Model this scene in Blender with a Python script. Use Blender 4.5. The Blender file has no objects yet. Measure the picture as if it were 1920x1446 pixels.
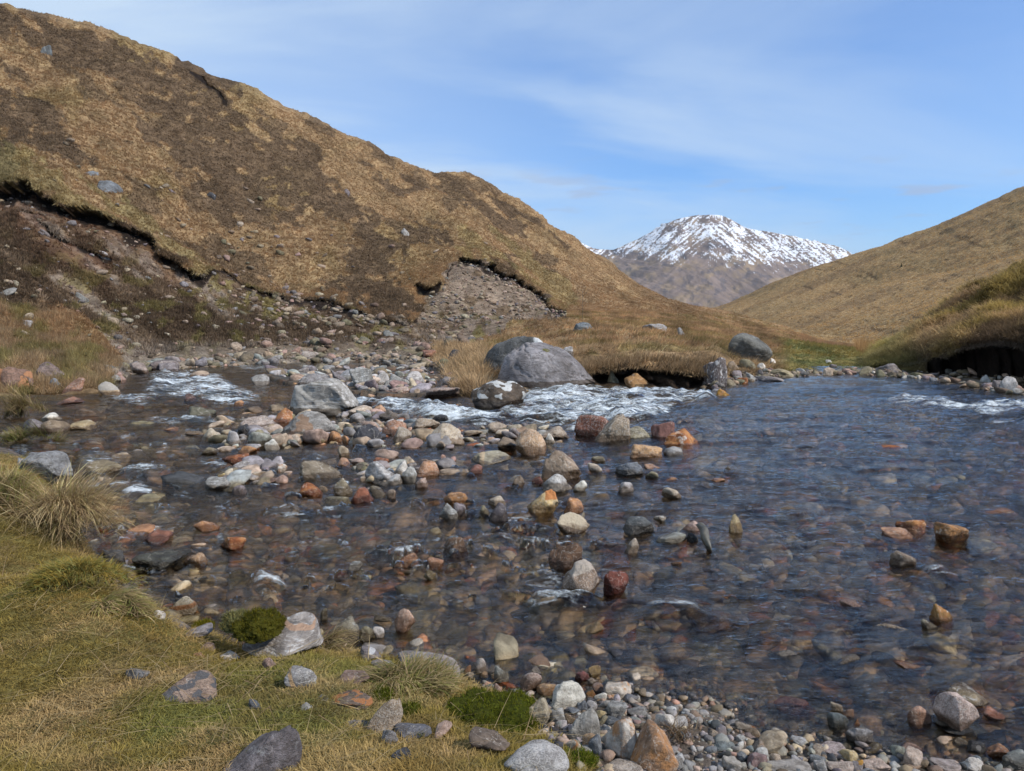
import bpy, math, random
import numpy as np

rng = np.random.default_rng(7)
random.seed(7)
scene = bpy.context.scene
COL = scene.collection

# ------------------------------------------------------------------ camera
F, CX, CY = 1450.0, 960.0, 723.0
PITCH = math.radians(4.85)
EYE = 1.9
cp, sp = math.cos(PITCH), math.sin(PITCH)
cam_d = bpy.data.cameras.new('camera')
cam = bpy.data.objects.new('camera', cam_d)
COL.objects.link(cam)
cam.location = (0, 0, EYE)
cam.rotation_euler = (math.pi / 2 - PITCH, 0, 0)
cam_d.sensor_width = 36
cam_d.lens = F / 1920 * 36
cam_d.clip_start = 0.05
cam_d.clip_end = 30000
scene.camera = cam


def ray(px, py):
    """direction through a photo pixel, scaled so that its y component is 1"""
    u = (np.asarray(px, float) - CX) / F
    v = (CY - np.asarray(py, float)) / F
    dy = cp + v * sp
    return u / dy, (-sp + v * cp) / dy      # dx/dy, dz/dy


def at(px, py, D):
    dx, dz = ray(px, py)
    D = np.asarray(D, float)
    return np.stack([dx * D, D + 0 * dx, EYE + dz * D], -1)


def plane_D(px, py, z=0.0):
    dx, dz = ray(px, py)
    return (z - EYE) / np.minimum(dz, -1e-4)


def project(P):
    d = P - np.array([0, 0, EYE])
    fw = d[..., 1] * cp - d[..., 2] * sp
    up = d[..., 1] * sp + d[..., 2] * cp
    return CX + F * d[..., 0] / fw, CY - F * up / fw


# ------------------------------------------------------------------ noise
def _h(ix, iy, iz, s):
    n = (ix * 374761393 + iy * 668265263 + iz * 2147483647 + s * 1274126177) & 0xffffffff
    n = ((n ^ (n >> 13)) * 1274126177) & 0xffffffff
    return ((n ^ (n >> 16)) & 0xffffff).astype(np.float32) / 16777215.0


def vnoise(x, y, z=0.0, seed=0):
    """smooth value noise in -1..1"""
    x, y, z = np.broadcast_arrays(np.asarray(x, float), np.asarray(y, float), np.asarray(z, float))
    ix, iy, iz = (np.floor(a).astype(np.int64) for a in (x, y, z))
    fx, fy, fz = x - ix, y - iy, z - iz
    fx, fy, fz = (a * a * a * (a * (a * 6 - 15) + 10) for a in (fx, fy, fz))
    r = 0
    flat = not np.any(fz)
    for k in ((0,) if flat else (0, 1)):
        wz = (fz if k else 1 - fz)
        a = _h(ix, iy, iz + k, seed) * (1 - fx) + _h(ix + 1, iy, iz + k, seed) * fx
        b = _h(ix, iy + 1, iz + k, seed) * (1 - fx) + _h(ix + 1, iy + 1, iz + k, seed) * fx
        r = r + wz * (a * (1 - fy) + b * fy)
    return r * 2 - 1


def fbm(x, y, z=0.0, octv=4, seed=0, gain=0.5):
    r, a, t = 0, 1.0, 0
    for i in range(octv):
        f = 2.03 ** i
        r = r + a * vnoise(x * f + 17.3 * i, y * f - 9.1 * i, np.asarray(z) * f, seed + i)
        t += a
        a *= gain
    return r / t * 1.6


def sstep(a, b, x):
    t = np.clip((x - a) / (b - a), 0, 1)
    return t * t * (3 - 2 * t)


def inpoly(px, py, poly):
    res = np.zeros(np.shape(px), bool)
    n = len(poly)
    for i in range(n):
        x0, y0 = poly[i]
        x1, y1 = poly[(i + 1) % n]
        if y0 == y1:
            continue
        c = (y0 > py) != (y1 > py)
        res ^= c & (px < (x1 - x0) * (py - y0) / (y1 - y0) + x0)
    return res


def polydist(x, y, pts):
    """distance to an open polyline and the index position along it"""
    best = np.full(np.shape(x), 1e9)
    pos = np.zeros(np.shape(x))
    for i in range(len(pts) - 1):
        ax, ay = pts[i][0], pts[i][1]
        bx, by = pts[i + 1][0], pts[i + 1][1]
        vx, vy = bx - ax, by - ay
        t = np.clip(((x - ax) * vx + (y - ay) * vy) / (vx * vx + vy * vy + 1e-12), 0, 1)
        d = np.hypot(x - ax - t * vx, y - ay - t * vy)
        m = d < best
        best = np.where(m, d, best)
        pos = np.where(m, i + t, pos)
    return best, pos


# ------------------------------------------------------------------ mesh helpers
def make_mesh(name, V, faces, cols=None, attrs=None, smooth=True, mat=None):
    """faces: list of int arrays (M,3) or (M,4)"""
    me = bpy.data.meshes.new(name)
    V = np.ascontiguousarray(V, np.float32)
    me.vertices.add(len(V))
    me.vertices.foreach_set('co', V.ravel())
    loops = np.concatenate([f.ravel() for f in faces]).astype(np.int32)
    tot = np.concatenate([np.full(len(f), f.shape[1], np.int32) for f in faces])
    st = np.concatenate([[0], np.cumsum(tot)[:-1]]).astype(np.int32)
    me.loops.add(len(loops))
    me.loops.foreach_set('vertex_index', loops)
    me.polygons.add(len(tot))
    me.polygons.foreach_set('loop_start', st)
    me.polygons.foreach_set('loop_total', tot)
    me.polygons.foreach_set('use_smooth', np.full(len(tot), smooth, bool))
    me.update(calc_edges=True)
    if cols is not None:
        c = np.ones((len(V), 4), np.float32)
        c[:, :3] = cols
        a = me.attributes.new('Col', 'FLOAT_COLOR', 'POINT')
        a.data.foreach_set('color', c.ravel())
    for k, v in (attrs or {}).items():
        a = me.attributes.new(k, 'FLOAT', 'POINT')
        a.data.foreach_set('value', np.ascontiguousarray(v, np.float32).ravel())
    if mat:
        me.materials.append(mat)
    return me


def add_obj(name, me, label=None, cat=None, group=None, kind=None, parent=None):
    o = bpy.data.objects.new(name, me)
    COL.objects.link(o)
    if label: o['label'] = label
    if cat: o['category'] = cat
    if group: o['group'] = group
    if kind: o['kind'] = kind
    if parent: o.parent = parent
    return o


def grid_faces(nr, nc, keep=None):
    i = np.arange(nr * nc).reshape(nr, nc)
    q = np.stack([i[:-1, :-1], i[:-1, 1:], i[1:, 1:], i[1:, :-1]], -1)
    if keep is not None:
        k = keep[:-1, :-1] & keep[:-1, 1:] & keep[1:, 1:] & keep[1:, :-1]
        return q[k]
    return q.reshape(-1, 4)


# ------------------------------------------------------------------ materials
def new_mat(name):
    m = bpy.data.materials.new(name)
    m.use_nodes = True
    nt = m.node_tree
    nt.nodes.clear()
    return m, nt


class NT:
    def __init__(self, nt):
        self.nt = nt

    def n(self, t, **kw):
        nd = self.nt.nodes.new(t)
        for k, v in kw.items():
            setattr(nd, k, v)
        return nd

    def l(self, a, b):
        self.nt.links.new(a, b)

    def val(self, sock, v):
        if hasattr(v, 'is_output') or isinstance(v, bpy.types.NodeSocket):
            self.l(v, sock)
        else:
            sock.default_value = v

    def math(self, op, a, b=0.0, clamp=False):
        nd = self.n('ShaderNodeMath', operation=op, use_clamp=clamp)
        self.val(nd.inputs[0], a)
        self.val(nd.inputs[1], b)
        return nd.outputs[0]

    def mix(self, f, a, b, mode='MIX'):
        nd = self.n('ShaderNodeMix', data_type='RGBA', blend_type=mode)
        self.val(nd.inputs[0], f)
        self.val(nd.inputs[6], a if not isinstance(a, tuple) else (*a, 1))
        self.val(nd.inputs[7], b if not isinstance(b, tuple) else (*b, 1))
        return nd.outputs[2]

    def noise(self, vec, scale, detail=4, rough=0.55, w=None, dist=0.0):
        nd = self.n('ShaderNodeTexNoise')
        if w is not None:
            nd.noise_dimensions = '4D'
            self.val(nd.inputs['W'], w)
        if vec is not None:
            self.l(vec, nd.inputs['Vector'])
        nd.inputs['Scale'].default_value = scale
        nd.inputs['Detail'].default_value = detail
        nd.inputs['Roughness'].default_value = rough
        nd.inputs['Distortion'].default_value = dist
        return nd.outputs['Fac']

    def ramp(self, f, a, b, va=0.0, vb=1.0):
        nd = self.n('ShaderNodeMapRange', interpolation_type='SMOOTHSTEP')
        self.val(nd.inputs[0], f)
        nd.inputs[1].default_value = a
        nd.inputs[2].default_value = b
        nd.inputs[3].default_value = va
        nd.inputs[4].default_value = vb
        return nd.outputs[0]

    def scalevec(self, vec, s):
        nd = self.n('ShaderNodeMapping')
        self.l(vec, nd.inputs['Vector'])
        nd.inputs['Scale'].default_value = s
        return nd.outputs[0]


def rock_material(name, kind):
    m, nt = new_mat(name)
    N = NT(nt)
    out = N.n('ShaderNodeOutputMaterial')
    bs = N.n('ShaderNodeBsdfPrincipled')
    N.l(bs.outputs[0], out.inputs[0])
    tc = N.n('ShaderNodeTexCoord')
    geo = N.n('ShaderNodeNewGeometry')
    oi = N.n('ShaderNodeObjectInfo')
    rnd = N.math('MULTIPLY', oi.outputs['Random'], 50.0)
    pos = geo.outputs['Position']
    ob = tc.outputs['Object']
    base = oi.outputs['Color']
    if kind == 'stuff':
        at_ = N.n('ShaderNodeAttribute', attribute_name='Col')
        base = at_.outputs['Color']
        ob = pos
        rnd = 0.0
    n1 = N.noise(ob, 1.8 if kind != 'stuff' else 9.0, 6, 0.6, w=rnd)
    # value mottling
    c = N.mix(N.ramp(n1, 0.34, 0.66), N.mix(1.0, base, (0.58, 0.55, 0.52), 'MULTIPLY'), N.mix(1.0, base, (1.22, 1.2, 1.18), 'MULTIPLY'))
    n2 = N.noise(ob, 5.5 if kind != 'stuff' else 30.0, 8, 0.7, w=rnd)
    c = N.mix(N.ramp(n2, 0.48, 0.72, 0, 0.55), c, N.mix(1.0, c, (0.5, 0.47, 0.45), 'MULTIPLY'))
    if kind == 'granite':
        v = N.n('ShaderNodeTexVoronoi')
        N.l(ob, v.inputs['Vector'])
        v.inputs['Scale'].default_value = 22
        sp_ = N.ramp(v.outputs['Color'], 0.62, 0.72)
        c = N.mix(N.math('MULTIPLY', sp_, 0.30), c, (0.60, 0.56, 0.52))
        sp2 = N.ramp(v.outputs['Color'], 0.2, 0.27, 1, 0)
        c = N.mix(N.math('MULTIPLY', sp2, 0.42), c, (0.06, 0.055, 0.05))
    if kind == 'lichen':
        n6 = N.noise(ob, 9.0, 12, 0.75, w=N.math('ADD', rnd, 31.0))
        c = N.mix(N.ramp(n6, 0.46, 0.60, 0, 0.6), c, N.mix(1.0, c, (0.5, 0.47, 0.45), 'MULTIPLY'))
        n7 = N.noise(ob, 17.0, 8, 0.7, w=N.math('ADD', rnd, 37.0))
        c = N.mix(N.ramp(n7, 0.60, 0.66, 0, 0.55), c, (0.50, 0.49, 0.47))
        mpk = N.scalevec(ob, (1.0, 1.0, 3.0))
        nk = N.noise(mpk, 1.3, 9, 0.65, w=N.math('ADD', rnd, 41.0), dist=0.7)
        crk = N.math('ABSOLUTE', N.math('SUBTRACT', nk, 0.5))
        c = N.mix(N.ramp(crk, 0.0, 0.016, 0.8, 0), c, (0.04, 0.036, 0.033))
        n3 = N.noise(ob, 2.2, 10, 0.72, w=N.math('ADD', rnd, 3.0))
        c = N.mix(N.ramp(n3, 0.55, 0.68, 0, 0.5), c, (0.50, 0.50, 0.48))
        n4 = N.noise(ob, 3.1, 10, 0.7, w=N.math('ADD', rnd, 8.0))
        c = N.mix(N.ramp(n4, 0.58, 0.68, 0, 0.7), c, (0.05, 0.048, 0.045))
        n5 = N.noise(ob, 1.6, 6, 0.7, w=N.math('ADD', rnd, 13.0))
        sep = N.n('ShaderNodeSeparateXYZ')
        N.l(geo.outputs['Normal'], sep.inputs[0])
        mossf = N.math('MULTIPLY', N.ramp(n5, 0.6, 0.66, 0, 0.8), N.ramp(sep.outputs[2], 0.5, 0.85))
        c = N.mix(mossf, c, (0.12, 0.11, 0.03))
    if kind == 'gneiss':
        mp = N.n('ShaderNodeMapping')
        N.l(ob, mp.inputs['Vector'])
        mp.inputs['Rotation'].default_value = (0.5, 0.35, 0.4)
        mp.inputs['Scale'].default_value = (1.0, 1.0, 5.0)
        nb = N.noise(mp.outputs[0], 2.0, 7, 0.7, w=rnd, dist=0.6)
        c = N.mix(N.ramp(nb, 0.53, 0.60, 0, 0.65), c, (0.58, 0.56, 0.53))
        c = N.mix(N.ramp(nb, 0.36, 0.44, 0.75, 0), c, (0.09, 0.085, 0.08))
    if kind == 'stained':
        ns = N.noise(ob, 1.5, 6, 0.65, w=N.math('ADD', rnd, 5.0))
        c = N.mix(N.ramp(ns, 0.46, 0.60, 0, 0.85), c, (0.40, 0.19, 0.07))
        ns2 = N.noise(ob, 2.4, 6, 0.65, w=N.math('ADD', rnd, 9.0))
        c = N.mix(N.ramp(ns2, 0.58, 0.66, 0, 0.7), c, (0.60, 0.55, 0.48))
    if kind in ('granite', 'stained', 'smooth', 'gneiss'):
        # thin pale veins
        nv = N.noise(ob, 1.1, 3, 0.5, w=N.math('ADD', rnd, 21.0), dist=0.4)
        vein = N.math('ABSOLUTE', N.math('SUBTRACT', nv, 0.5))
        c = N.mix(N.ramp(vein, 0.0, 0.012, 0.35, 0), c, (0.6, 0.55, 0.48))
    # a band, tip or patch of another colour that belongs to this stone
    if kind != 'stuff':
        mk = N.n('ShaderNodeAttribute', attribute_name='mark')
        mc = N.n('ShaderNodeAttribute', attribute_name='mark_colour', attribute_type='OBJECT')
        mf = N.math('ADD', mk.outputs['Fac'], N.math('MULTIPLY', N.math('SUBTRACT', n2, 0.5), 0.7))
        mcol = N.mix(N.ramp(n2, 0.4, 0.7, 0, 0.4), mc.outputs['Color'], N.mix(1.0, mc.outputs['Color'], (0.6, 0.57, 0.55), 'MULTIPLY'))
        c = N.mix(N.ramp(mf, 0.42, 0.58, 0, 0.92), c, mcol)
    # wetness: a waterline on stones standing in the stream
    wz = N.n('ShaderNodeAttribute', attribute_name='wet_z', attribute_type='OBJECT')
    sepp = N.n('ShaderNodeSeparateXYZ')
    N.l(pos, sepp.inputs[0])
    wob = N.math('MULTIPLY', N.math('SUBTRACT', N.noise(pos, 9.0, 3), 0.5), 0.10)
    dz = N.math('SUBTRACT', N.math('ADD', sepp.outputs[2], wob), wz.outputs['Fac'])
    wet = N.ramp(dz, -0.015, 0.02, 1, 0)
    if kind == 'stuff':
        wet = N.ramp(N.math('ADD', sepp.outputs[2], wob), 0.0, 0.05, 1, 0)
    c = N.mix(wet, c, N.mix(1.0, c, (0.42, 0.36, 0.30) if kind != 'stuff' else (0.98, 0.86, 0.70), 'MULTIPLY'))
    N.l(c, bs.inputs['Base Color'])
    N.l(N.ramp(wet, 0, 1, 0.88, 0.22), bs.inputs['Roughness'])
    bs.inputs['Specular IOR Level'].default_value = 0.35
    bp = N.n('ShaderNodeBump')
    bp.inputs['Strength'].default_value = 0.65
    bp.inputs['Distance'].default_value = 0.05 if kind == 'lichen' else 0.02
    nf = N.noise(pos, 38.0, 6, 0.7)
    nf2 = N.noise(ob, 7.0, 7, 0.7, w=rnd)
    N.l(N.math('ADD', nf, N.math('MULTIPLY', nf2, 1.5)), bp.inputs['Height'])
    N.l(bp.outputs[0], bs.inputs['Normal'])
    return m


M_ROCK = {k: rock_material('rock_' + k, k) for k in ('granite', 'lichen', 'gneiss', 'stained', 'smooth')}
M_STUFF = rock_material('loose_stones', 'stuff')


def blade_material(name):
    m, nt = new_mat(name)
    N = NT(nt)
    out = N.n('ShaderNodeOutputMaterial')
    a = N.n('ShaderNodeAttribute', attribute_name='Col')
    d = N.n('ShaderNodeBsdfDiffuse')
    t = N.n('ShaderNodeBsdfTranslucent')
    mx = N.n('ShaderNodeMixShader')
    mx.inputs[0].default_value = 0.35
    N.l(a.outputs['Color'], d.inputs[0])
    N.l(a.outputs['Color'], t.inputs[0])
    N.l(d.outputs[0], mx.inputs[1])
    N.l(t.outputs[0], mx.inputs[2])
    N.l(mx.outputs[0], out.inputs[0])
    return m


M_BLADE = blade_material('grass_blades')


def ground_material(name, s1, s2, bump=0.5, dist=0.05, spec=0.1):
    """vertex-coloured soil and turf with fine procedural break-up"""
    m, nt = new_mat(name)
    N = NT(nt)
    out = N.n('ShaderNodeOutputMaterial')
    bs = N.n('ShaderNodeBsdfPrincipled')
    N.l(bs.outputs[0], out.inputs[0])
    a = N.n('ShaderNodeAttribute', attribute_name='Col')
    geo = N.n('ShaderNodeNewGeometry')
    pos = geo.outputs['Position']
    n1 = N.noise(pos, s1, 8, 0.72)
    n2 = N.noise(pos, s2, 6, 0.7)
    c = N.mix(N.ramp(n1, 0.32, 0.68), N.mix(1.0, a.outputs['Color'], (0.55, 0.52, 0.5), 'MULTIPLY'), N.mix(1.0, a.outputs['Color'], (1.4, 1.38, 1.35), 'MULTIPLY'))
    c = N.mix(N.ramp(n2, 0.3, 0.7), N.mix(1.0, c, (0.7, 0.68, 0.66), 'MULTIPLY'), N.mix(1.0, c, (1.25, 1.25, 1.22), 'MULTIPLY'))
    N.l(c, bs.inputs['Base Color'])
    bs.inputs['Roughness'].default_value = 0.95
    bs.inputs['Specular IOR Level'].default_value = spec
    bp = N.n('ShaderNodeBump')
    bp.inputs['Strength'].default_value = bump
    bp.inputs['Distance'].default_value = dist
    N.l(N.math('ADD', n1, n2), bp.inputs['Height'])
    N.l(bp.outputs[0], bs.inputs['Normal'])
    return m


M_HILL = ground_material('hill_turf', 1.2, 6.0, 0.8, 0.25)
M_BANK = ground_material('bank_turf', 9.0, 45.0, 0.7, 0.03)
M_MOUNTAIN = ground_material('mountain_slope', 0.02, 0.09, 0.7, 6.0)
M_BED = ground_material('stream_bed', 6.0, 25.0, 0.8, 0.04, 0.3)


# ------------------------------------------------------------------ stones
_ico = {}


def ico(level):
    if level in _ico:
        return _ico[level]
    t = (1 + 5 ** 0.5) / 2
    v = [(-1, t, 0), (1, t, 0), (-1, -t, 0), (1, -t, 0), (0, -1, t), (0, 1, t), (0, -1, -t), (0, 1, -t), (t, 0, -1), (t, 0, 1), (-t, 0, -1), (-t, 0, 1)]
    f = [(0, 11, 5), (0, 5, 1), (0, 1, 7), (0, 7, 10), (0, 10, 11), (1, 5, 9), (5, 11, 4), (11, 10, 2), (10, 7, 6), (7, 1, 8), (3, 9, 4), (3, 4, 2), (3, 2, 6), (3, 6, 8), (3, 8, 9), (4, 9, 5), (2, 4, 11), (6, 2, 10), (8, 6, 7), (9, 8, 1)]
    v = [np.array(p) / np.linalg.norm(p) for p in v]
    for _ in range(level):
        cache, nf = {}, []

        def mid(a, b):
            k = (min(a, b), max(a, b))
            if k not in cache:
                p = v[a] + v[b]
                v.append(p / np.linalg.norm(p))
                cache[k] = len(v) - 1
            return cache[k]
        for a, b, c in f:
            ab, bc, ca = mid(a, b), mid(b, c), mid(c, a)
            nf += [(a, ab, ca), (b, bc, ab), (c, ca, bc), (ab, bc, ca)]
        f = nf
    _ico[level] = (np.array(v), np.array(f))
    return _ico[level]


def stone_shape(seed, shape='round', level=3, rough=1.0, skew=0.0):
    """a boulder as points in a -1..1 box"""
    r = np.random.default_rng(seed)
    U, Fc = ico(level)
    n = {'round': 12, 'angular': 11, 'slab': 12, 'tri': 12, 'block': 9, 'wedge': 12}[shape]
    nn = r.normal(size=(n, 3))
    if shape == 'block':
        nn = np.concatenate([np.eye(3), -np.eye(3), r.normal(size=(4, 3))]) + r.normal(scale=0.16, size=(10, 3))
    nn /= np.linalg.norm(nn, axis=1)[:, None]
    d = r.uniform(0.62, 1.0, len(nn))
    p = {'round': 7.5, 'angular': 18, 'slab': 10, 'tri': 12, 'block': 14, 'wedge': 12}[shape]
    dots = np.maximum(U @ nn.T, 0) / d
    rad = (np.sum(dots ** p, 1) + 0.55 ** p) ** (-1 / p)
    P = U * rad[:, None]
    P /= np.abs(P).max(0)
    if shape == 'tri':
        k = 0.42
        P[:, 0] = P[:, 0] * (1 - k * np.clip((P[:, 2] + 1) / 2, 0, 1)) + 0.3 * r.uniform(-1, 1) * (P[:, 2] + 1) / 2
        P[:, 1] *= 1 - 0.25 * np.clip((P[:, 2] + 1) / 2, 0, 1)
    if shape == 'wedge':
        s = r.choice([-1, 1])
        P[:, 2] *= 1 - 0.45 * (s * P[:, 0] + 1) / 2
    o = r.uniform(-50, 50, 3)
    amp = 0.14 * rough
    nz = fbm(P[:, 0] * 1.5 + o[0], P[:, 1] * 1.5 + o[1], P[:, 2] * 1.5 + o[2], 5 if level > 2 else 2, seed % 97)
    P = P * (1 + amp * nz)[:, None]
    if level >= 4:
        rid = np.abs(fbm(P[:, 0] * 2.2 + o[1], P[:, 1] * 2.2 + o[2], P[:, 2] * 4 + o[0], 4, seed % 89))
        P = P * (1 - 0.07 * rough * sstep(0.10, 0.0, rid))[:, None]
    P[:, 2] *= 1 - skew * P[:, 0]
    lo, hi = P.min(0), P.max(0)
    P = (P - (lo + hi) / 2) / ((hi - lo) / 2)
    return P, Fc


_lib = {}


def lib(i, level):
    k = (i, level)
    if k not in _lib:
        sh = ['round', 'angular', 'round', 'block', 'round', 'slab', 'angular', 'wedge', 'round', 'tri', 'round', 'angular', 'round', 'round'][i % 14]
        _lib[k] = stone_shape(1000 + i, sh, level)
    return _lib[k]


PAL = {
    'G': (0.25, 0.24, 0.23), 'LG': (0.36, 0.345, 0.33), 'DG': (0.055, 0.055, 0.06), 'BG': (0.16, 0.175, 0.19), 'T': (0.33, 0.255, 0.18),
    'LT': (0.42, 0.34, 0.25), 'O': (0.38, 0.205, 0.105), 'R': (0.17, 0.065, 0.045), 'P': (0.38, 0.26, 0.21), 'W': (0.55, 0.51, 0.45),
    'B': (0.20, 0.15, 0.105), 'RU': (0.24, 0.085, 0.03), 'OL': (0.20, 0.17, 0.11), 'PG': (0.22, 0.19, 0.19), 'Y': (0.45, 0.34, 0.16),
}
PALK = list(PAL)


def scatter_stones(name, P, size, label, cat='stones', level=1, pal=None, flat=0.62, mat=None, sink=0.25, wetmul=1.0):
    """many loose stones as one mesh"""
    n = len(P)
    keys = pal or ['G', 'G', 'LG', 'T', 'P', 'O', 'B', 'PG', 'OL', 'W', 'BG', 'DG', 'R']
    kc = np.array([PAL[k] for k in keys])
    col = kc[rng.integers(0, len(keys), n)] * rng.uniform(0.75, 1.2, (n, 1)) * rng.uniform(0.94, 1.06, (n, 3)) * wetmul
    Vs, Fs, Cs, off = [], [], [], 0
    which = rng.integers(0, 12, n)
    for w in range(12):
        idx = np.where(which == w)[0]
        if not len(idx):
            continue
        S, Fc = lib(w, level)
        k = len(idx)
        sc = size[idx][:, None] * np.stack([rng.uniform(0.8, 1.25, k), rng.uniform(0.7, 1.05, k), rng.uniform(0.75, 1.2, k) * flat], -1)
        a = rng.uniform(0, 2 * math.pi, k)
        tx, ty = rng.normal(0, 0.22, k), rng.normal(0, 0.22, k)
        L = S[None] * sc[:, None, :]
        zt = L[..., 2] + tx[:, None] * L[..., 0] + ty[:, None] * L[..., 1]
        ca, sa = np.cos(a)[:, None], np.sin(a)[:, None]
        X = L[..., 0] * ca - L[..., 1] * sa
        Y = L[..., 0] * sa + L[..., 1] * ca
        V = np.stack([X, Y, zt], -1) + P[idx][:, None, :]
        V[..., 2] += (sc[:, 2] * (1 - 2 * sink))[:, None]
        Vs.append(V.reshape(-1, 3))
        Fs.append((Fc[None] + (np.arange(k) * len(S))[:, None, None] + off).reshape(-1, 3))
        Cs.append(np.repeat(col[idx], len(S), 0))
        off += k * len(S)
    me = make_mesh(name, np.concatenate(Vs), Fs, np.concatenate(Cs), mat=mat or M_STUFF)
    return add_obj(name, me, label, cat, kind='stuff')


# ------------------------------------------------------------------ grass blades
def blades_mesh(name, P, h, w, az, lean, col, seg=2, curl=1.0, mat=None, tipmul=1.25):
    """ribbons: P base, h length, az lean direction, lean 0 upright .. 1 flat"""
    n = len(P)
    ts = np.linspace(0, 1, seg + 1)
    dirx, diry = np.cos(az), np.sin(az)
    fa = az + rng.uniform(0.6, 2.5, n)
    sx, sy = np.cos(fa), np.sin(fa)
    Vs, Cs = [], []
    pos = P.astype(float).copy()
    ang0 = lean * 1.1
    prev = 0.0
    for i, t in enumerate(ts):
        ang = np.clip(ang0 * (0.5 + curl * t), 0, 2.3)
        if i:
            st = h / seg
            pos = pos + np.stack([dirx * np.sin(ang) * st, diry * np.sin(ang) * st, np.cos(ang) * st], -1)
        ww = w * (1 - 0.9 * t) * 0.5
        sd = np.stack([sx * ww, sy * ww, np.zeros(n)], -1)
        c = np.clip(col * (0.85 + (tipmul - 0.85) * t), 0, 0.9)
        if i < seg:
            Vs += [pos - sd, pos + sd]
            Cs += [c, c]
        else:
            Vs.append(pos)
            Cs.append(c)
    nv = 2 * seg + 1
    V = np.stack(Vs, 1).reshape(-1, 3)
    C = np.stack(Cs, 1).reshape(-1, 3)
    base = (np.arange(n) * nv)[:, None]
    faces = []
    for i in range(seg - 1):
        faces.append(base + np.array([2 * i, 2 * i + 1, 2 * i + 3, 2 * i + 2])[None])
    faces.append(base + np.array([2 * seg - 2, 2 * seg - 1, 2 * seg])[None])
    return make_mesh(name, V, faces, C, smooth=False, mat=mat or M_BLADE)


def pick_cols(keys, n, j=0.2):
    kc = np.array(keys)
    return kc[rng.integers(0, len(kc), n)] * rng.uniform(1 - j, 1 + j, (n, 1))
# ------------------------------------------------------------------ palette of the ground
TAN = np.array((0.243, 0.166, 0.092))
STRAW = np.array((0.33, 0.245, 0.13))
OLIVE = np.array((0.15, 0.125, 0.045))
GREEN = np.array((0.10, 0.105, 0.030))
HEATHER = np.array((0.105, 0.072, 0.046))
SOIL = np.array((0.150, 0.106, 0.068))
REDSOIL = np.array((0.13, 0.062, 0.036))
GRAVEL = np.array((0.30, 0.25, 0.20))
PEAT = np.array((0.014, 0.010, 0.008))
MOSS = np.array((0.075, 0.085, 0.012))


def lerp(a, b, t):
    return a + (b - a) * t[..., None]


def pline(px, pts, k):
    xs = [p[0] for p in pts]
    return np.interp(px, xs, [p[k] for p in pts])


def smooth1(a, n):
    if n < 2:
        return a
    k = np.hanning(n + 2)[1:-1]
    k /= k.sum()
    p = n // 2
    return np.convolve(np.pad(a, (p, n - 1 - p), 'edge'), k, 'valid')


def contour_surface(cols, rows, counts, sm=9, linear=False):
    """a hillside from contour lines running across the view; every line is (px, py, distance)"""
    KP = []
    for r in rows:
        py = smooth1(pline(cols, r, 1), sm)
        D = smooth1(pline(cols, r, 2), sm * 3)
        KP.append(at(cols, py, D))
    KP = np.array(KP)                       # rows, cols, 3
    n = len(KP)
    out = []
    for i in range(n - 1):
        p0, p1, p2, p3 = KP[max(i - 1, 0)], KP[i], KP[i + 1], KP[min(i + 2, n - 1)]
        d12 = np.linalg.norm(p2 - p1, axis=1)[:, None] + 1e-3
        m1 = (p2 - p0) / (np.linalg.norm(p2 - p1, axis=1) + np.linalg.norm(p1 - p0, axis=1) + 1e-3)[:, None] * d12
        m2 = (p3 - p1) / (np.linalg.norm(p3 - p2, axis=1) + np.linalg.norm(p2 - p1, axis=1) + 1e-3)[:, None] * d12
        c = counts[i]
        for k in range(c):
            t = k / c
            h00, h10, h01, h11 = 2 * t**3 - 3 * t**2 + 1, t**3 - 2 * t**2 + t, -2 * t**3 + 3 * t**2, t**3 - t**2
            if linear:
                h00, h10, h01, h11 = 1 - t, 0, t, 0
            out.append(h00 * p1 + h10 * m1 + h01 * p2 + h11 * m2)
    out.append(KP[-1])
    return np.array(out)


def normals_of(P):
    a = np.gradient(P, axis=1)
    b = np.gradient(P, axis=0)
    n = np.cross(a, b)
    n /= np.linalg.norm(n, axis=-1, keepdims=True) + 1e-9
    n[n[..., 2] < 0] *= -1
    return n


# ================================================================== LEFT HILL, FAR SHORE AND SPUR
colsL = np.arange(-700, 1900, 2.2)
shoreL = [(-700, 775), (-300, 755), (60, 742), (200, 737), (240, 702), (350, 690), (530, 681), (700, 677), (825, 690), (850, 738), (880, 748), (940, 752), (1000, 742), (1110, 728), (1240, 733), (1340, 738), (1375, 722), (1450, 707), (1600, 701), (1760, 712), (1900, 735)]
zs = lambda x: 0.12 * sstep(1330, 1380, np.asarray(x, float))
shore3 = [(x, y, float(plane_D(x, y, float(zs(x))))) for x, y in shoreL]
under3 = [(x, y + 26, d - 0.8) for x, y, d in shore3]
bankL = [(-700, 735, 17.5), (0, 700, 22), (180, 705, 23), (240, 690, 31.5), (350, 680, 34.5), (530, 669, 37.5), (700, 667, 40), (825, 675, 38), (860, 722, 22), (905, 715, 21.8), (1000, 708, 22), (1110, 697, 22), (1240, 699, 21.2), (1335, 700, 21), (1375, 700, 23), (1450, 693, 26.5), (1600, 690, 29), (1760, 700, 27), (1900, 720, 22.5)]
footL = [(-700, 700, 25), (0, 660, 28), (200, 670, 31), (350, 660, 38.5), (530, 650, 41.5), (700, 648, 44), (825, 645, 44), (910, 655, 31), (1000, 648, 31), (1110, 636, 31), (1240, 640, 30), (1340, 648, 30), (1450, 655, 40), (1600, 664, 42), (1760, 690, 38), (1900, 715, 30)]
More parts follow.
